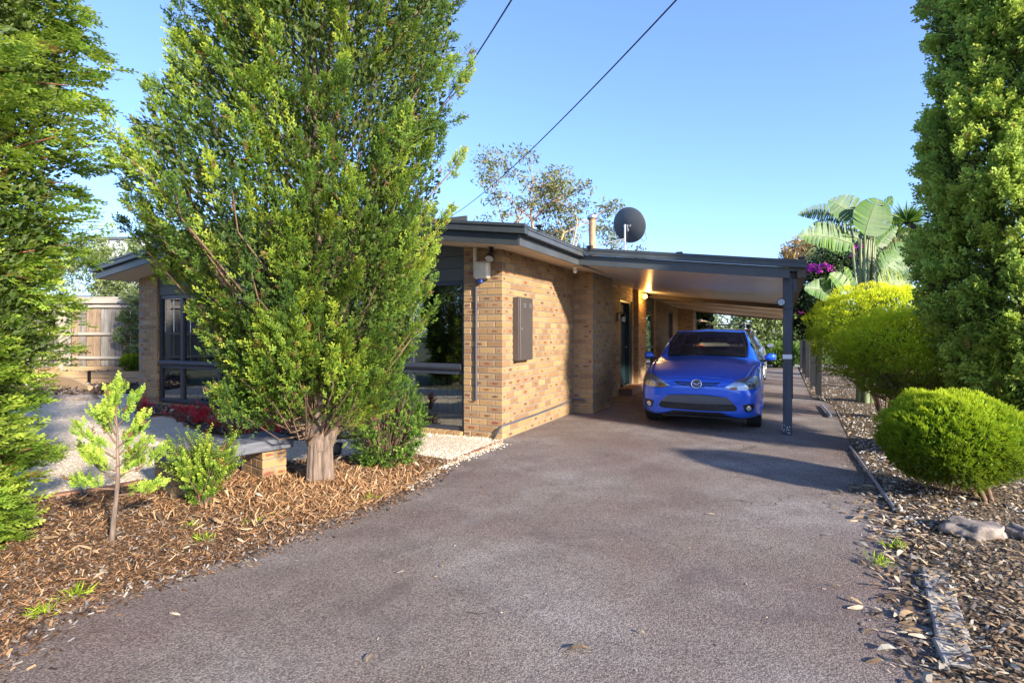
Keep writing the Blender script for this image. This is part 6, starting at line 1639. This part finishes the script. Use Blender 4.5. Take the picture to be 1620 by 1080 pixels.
P = along(left_edge[-3:], 900, .05, .0); lay('spilt_gravel', 'cream pebbles spilt on the driveway by the house corner', 'gravel', P, T_PEB, .018, MT['peb_c'], lambda q: np.full(len(q), .004), up=True)
P = scatter(bed, 9000, 9, 1); lay('bed_mulch', 'dark chips in the bed under the left window', 'mulch', P, T_CHIP, .06, MT['darkchip'], lambda q: np.full(len(q), .05), .35)
P = scatter(yard, 9000, 12, 1); lay('yard_chips', 'dark chips on the ground before the sleepers', 'mulch', P, T_CHIP, .09, MT['darkchip'], lambda q: np.full(len(q), .035), .35)
P = scatter([(-14, 14.6), (-7.6, 14.6), (-7.6, 15.0), (-14, 15.0)], 900); lay('raised_bed_chips', 'red-brown chips on the raised bed', 'mulch', P, T_CHIP, .09, MT['chips'], lambda q: np.full(len(q), .31), .35)
near_r = [q for q in rs if True]
P = scatter(near_r, 22000, 3.4, 1.6); lay('leaf_litter', 'thick dry leaf litter along the right side of the driveway', 'leaf litter', P, t_curl(), .045, MT['leafl'], lambda q: .028+.02*rng.random(len(q)), .28)
P = scatter(near_r, 16000, 4.5, 1.3); lay('litter_chips', 'small bark chips among the right leaf litter', 'leaf litter', P, T_CHIP, .03, MT['darkchip'], lambda q: np.full(len(q), .034), .35)
P = scatter(near_r, 9000, 5, 1.0); P = P[(P[:, 1] > 3.7)]; lay('white_pebbles', 'white pebbles among the litter under the clipped bushes', 'gravel', P, T_PEB, .028, MT['peb_w'], lambda q: np.full(len(q), .03), up=True)
P = along(right_edge[3:10], 2400, .13, .0); lay('edge_leaves', 'gum leaves blown over the right driveway edge', 'leaf litter', P, t_curl(), .065, MT['leafl'], lambda q: np.full(len(q), .008), .10)
P = along(right_edge[2:9], 4200, .10, .0); lay('edge_crumbs', 'dark crumbs along the right driveway edge', 'debris', P, T_CHIP, .02, MT['darkchip'], lambda q: np.full(len(q), .005), .2)
P = scatter(drive, 900, 3.0, 1.2); lay('driveway_grit', 'tiny pale grit and bits of bark scattered on the asphalt', 'debris', P, T_CHIP, .014, MT['leafl'], lambda q: np.full(len(q), .004), .12)
T_GR = t_leaf(.05, .03)
def weeds(px, label):
    base = G(*px); n = 60; P = np.tile(np.array([[0., 0, 0]]), (n, 1)) + rng.normal(size=(n, 3))*np.array([[.03, .03, 0]]); D = unit(n); D[:, 2] = np.abs(D[:, 2])*.6+.15
    v, f, c = stamp(*T_GR, P, D, rng.random(n)*6.28, .055*(.5+.9*rng.random(n))); o = link('weed_tuft', fast_mesh('weed_tuft', v, f, {'col': ('POINT', 'FLOAT_COLOR', c)}), MT['f_ball'], None, base+Vector((0, 0, .015))); tag(o, label, 'weed')
for px, lb in (((402, 832), 'green weed tuft on the mulch edge below the trunk'), ((444, 820), 'green weed tuft on the driveway edge right of the trunk'), ((322, 858), 'green weed tuft in the mulch right of the sapling'), ((120, 944), 'green weed tuft low at the left driveway edge'), ((60, 975), 'lowest green weed tuft near the left corner'), ((300, 838), 'weed tuft in mulch below the bright shrub'), ((585, 792), 'small weed at the driveway edge below the box shrub'), ((1392, 895), 'weed tuft at the right driveway edge'), ((1418, 868), 'weed tuft beside leaf litter left of the rock')): weeds(px, lb)
lm = {}
for i, (x, y, s_, lb) in enumerate(((890, 1035, .12, 'long curled orange-brown leaf in the middle foreground'), (578, 1052, .06, 'small tan leaf low in the foreground left of centre'), (285, 975, .055, 'tan leaf on the asphalt near the left bottom corner'), (1366, 818, .12, 'pale curled leaf on the asphalt near the lime bush'), (1003, 1000, .05, 'tiny pale leaf right of centre in the foreground'), (1305, 850, .07, 'thin leaf stem near the right driveway edge'),
        (700, 900, .04, 'tiny pale chip in the middle of the driveway'), (1130, 815, .05, 'small pale leaf in front of the car'), (640, 905, .045, 'pale green leaf left of the driveway centre'), (1310, 928, .06, 'brown leaf on the asphalt left of the rock'))):
    v, f, c = stamp(*t_curl(), np.zeros((1, 3)), np.array([[math.cos(i*1.3), math.sin(i*1.3)*.5, .04]]), np.zeros(1), np.array([s_*1.15]), rnd=np.array([.45+.5*((i*.37) % 1)]))
    o = link('fallen_leaf', fast_mesh('fallen_leaf', v, f, {'col': ('POINT', 'FLOAT_COLOR', c)}), MT['leafl'], None, G(x, y, 0)+Vector((0, 0, .010))); tag(o, lb, 'leaf', group='leaves fallen on the driveway')
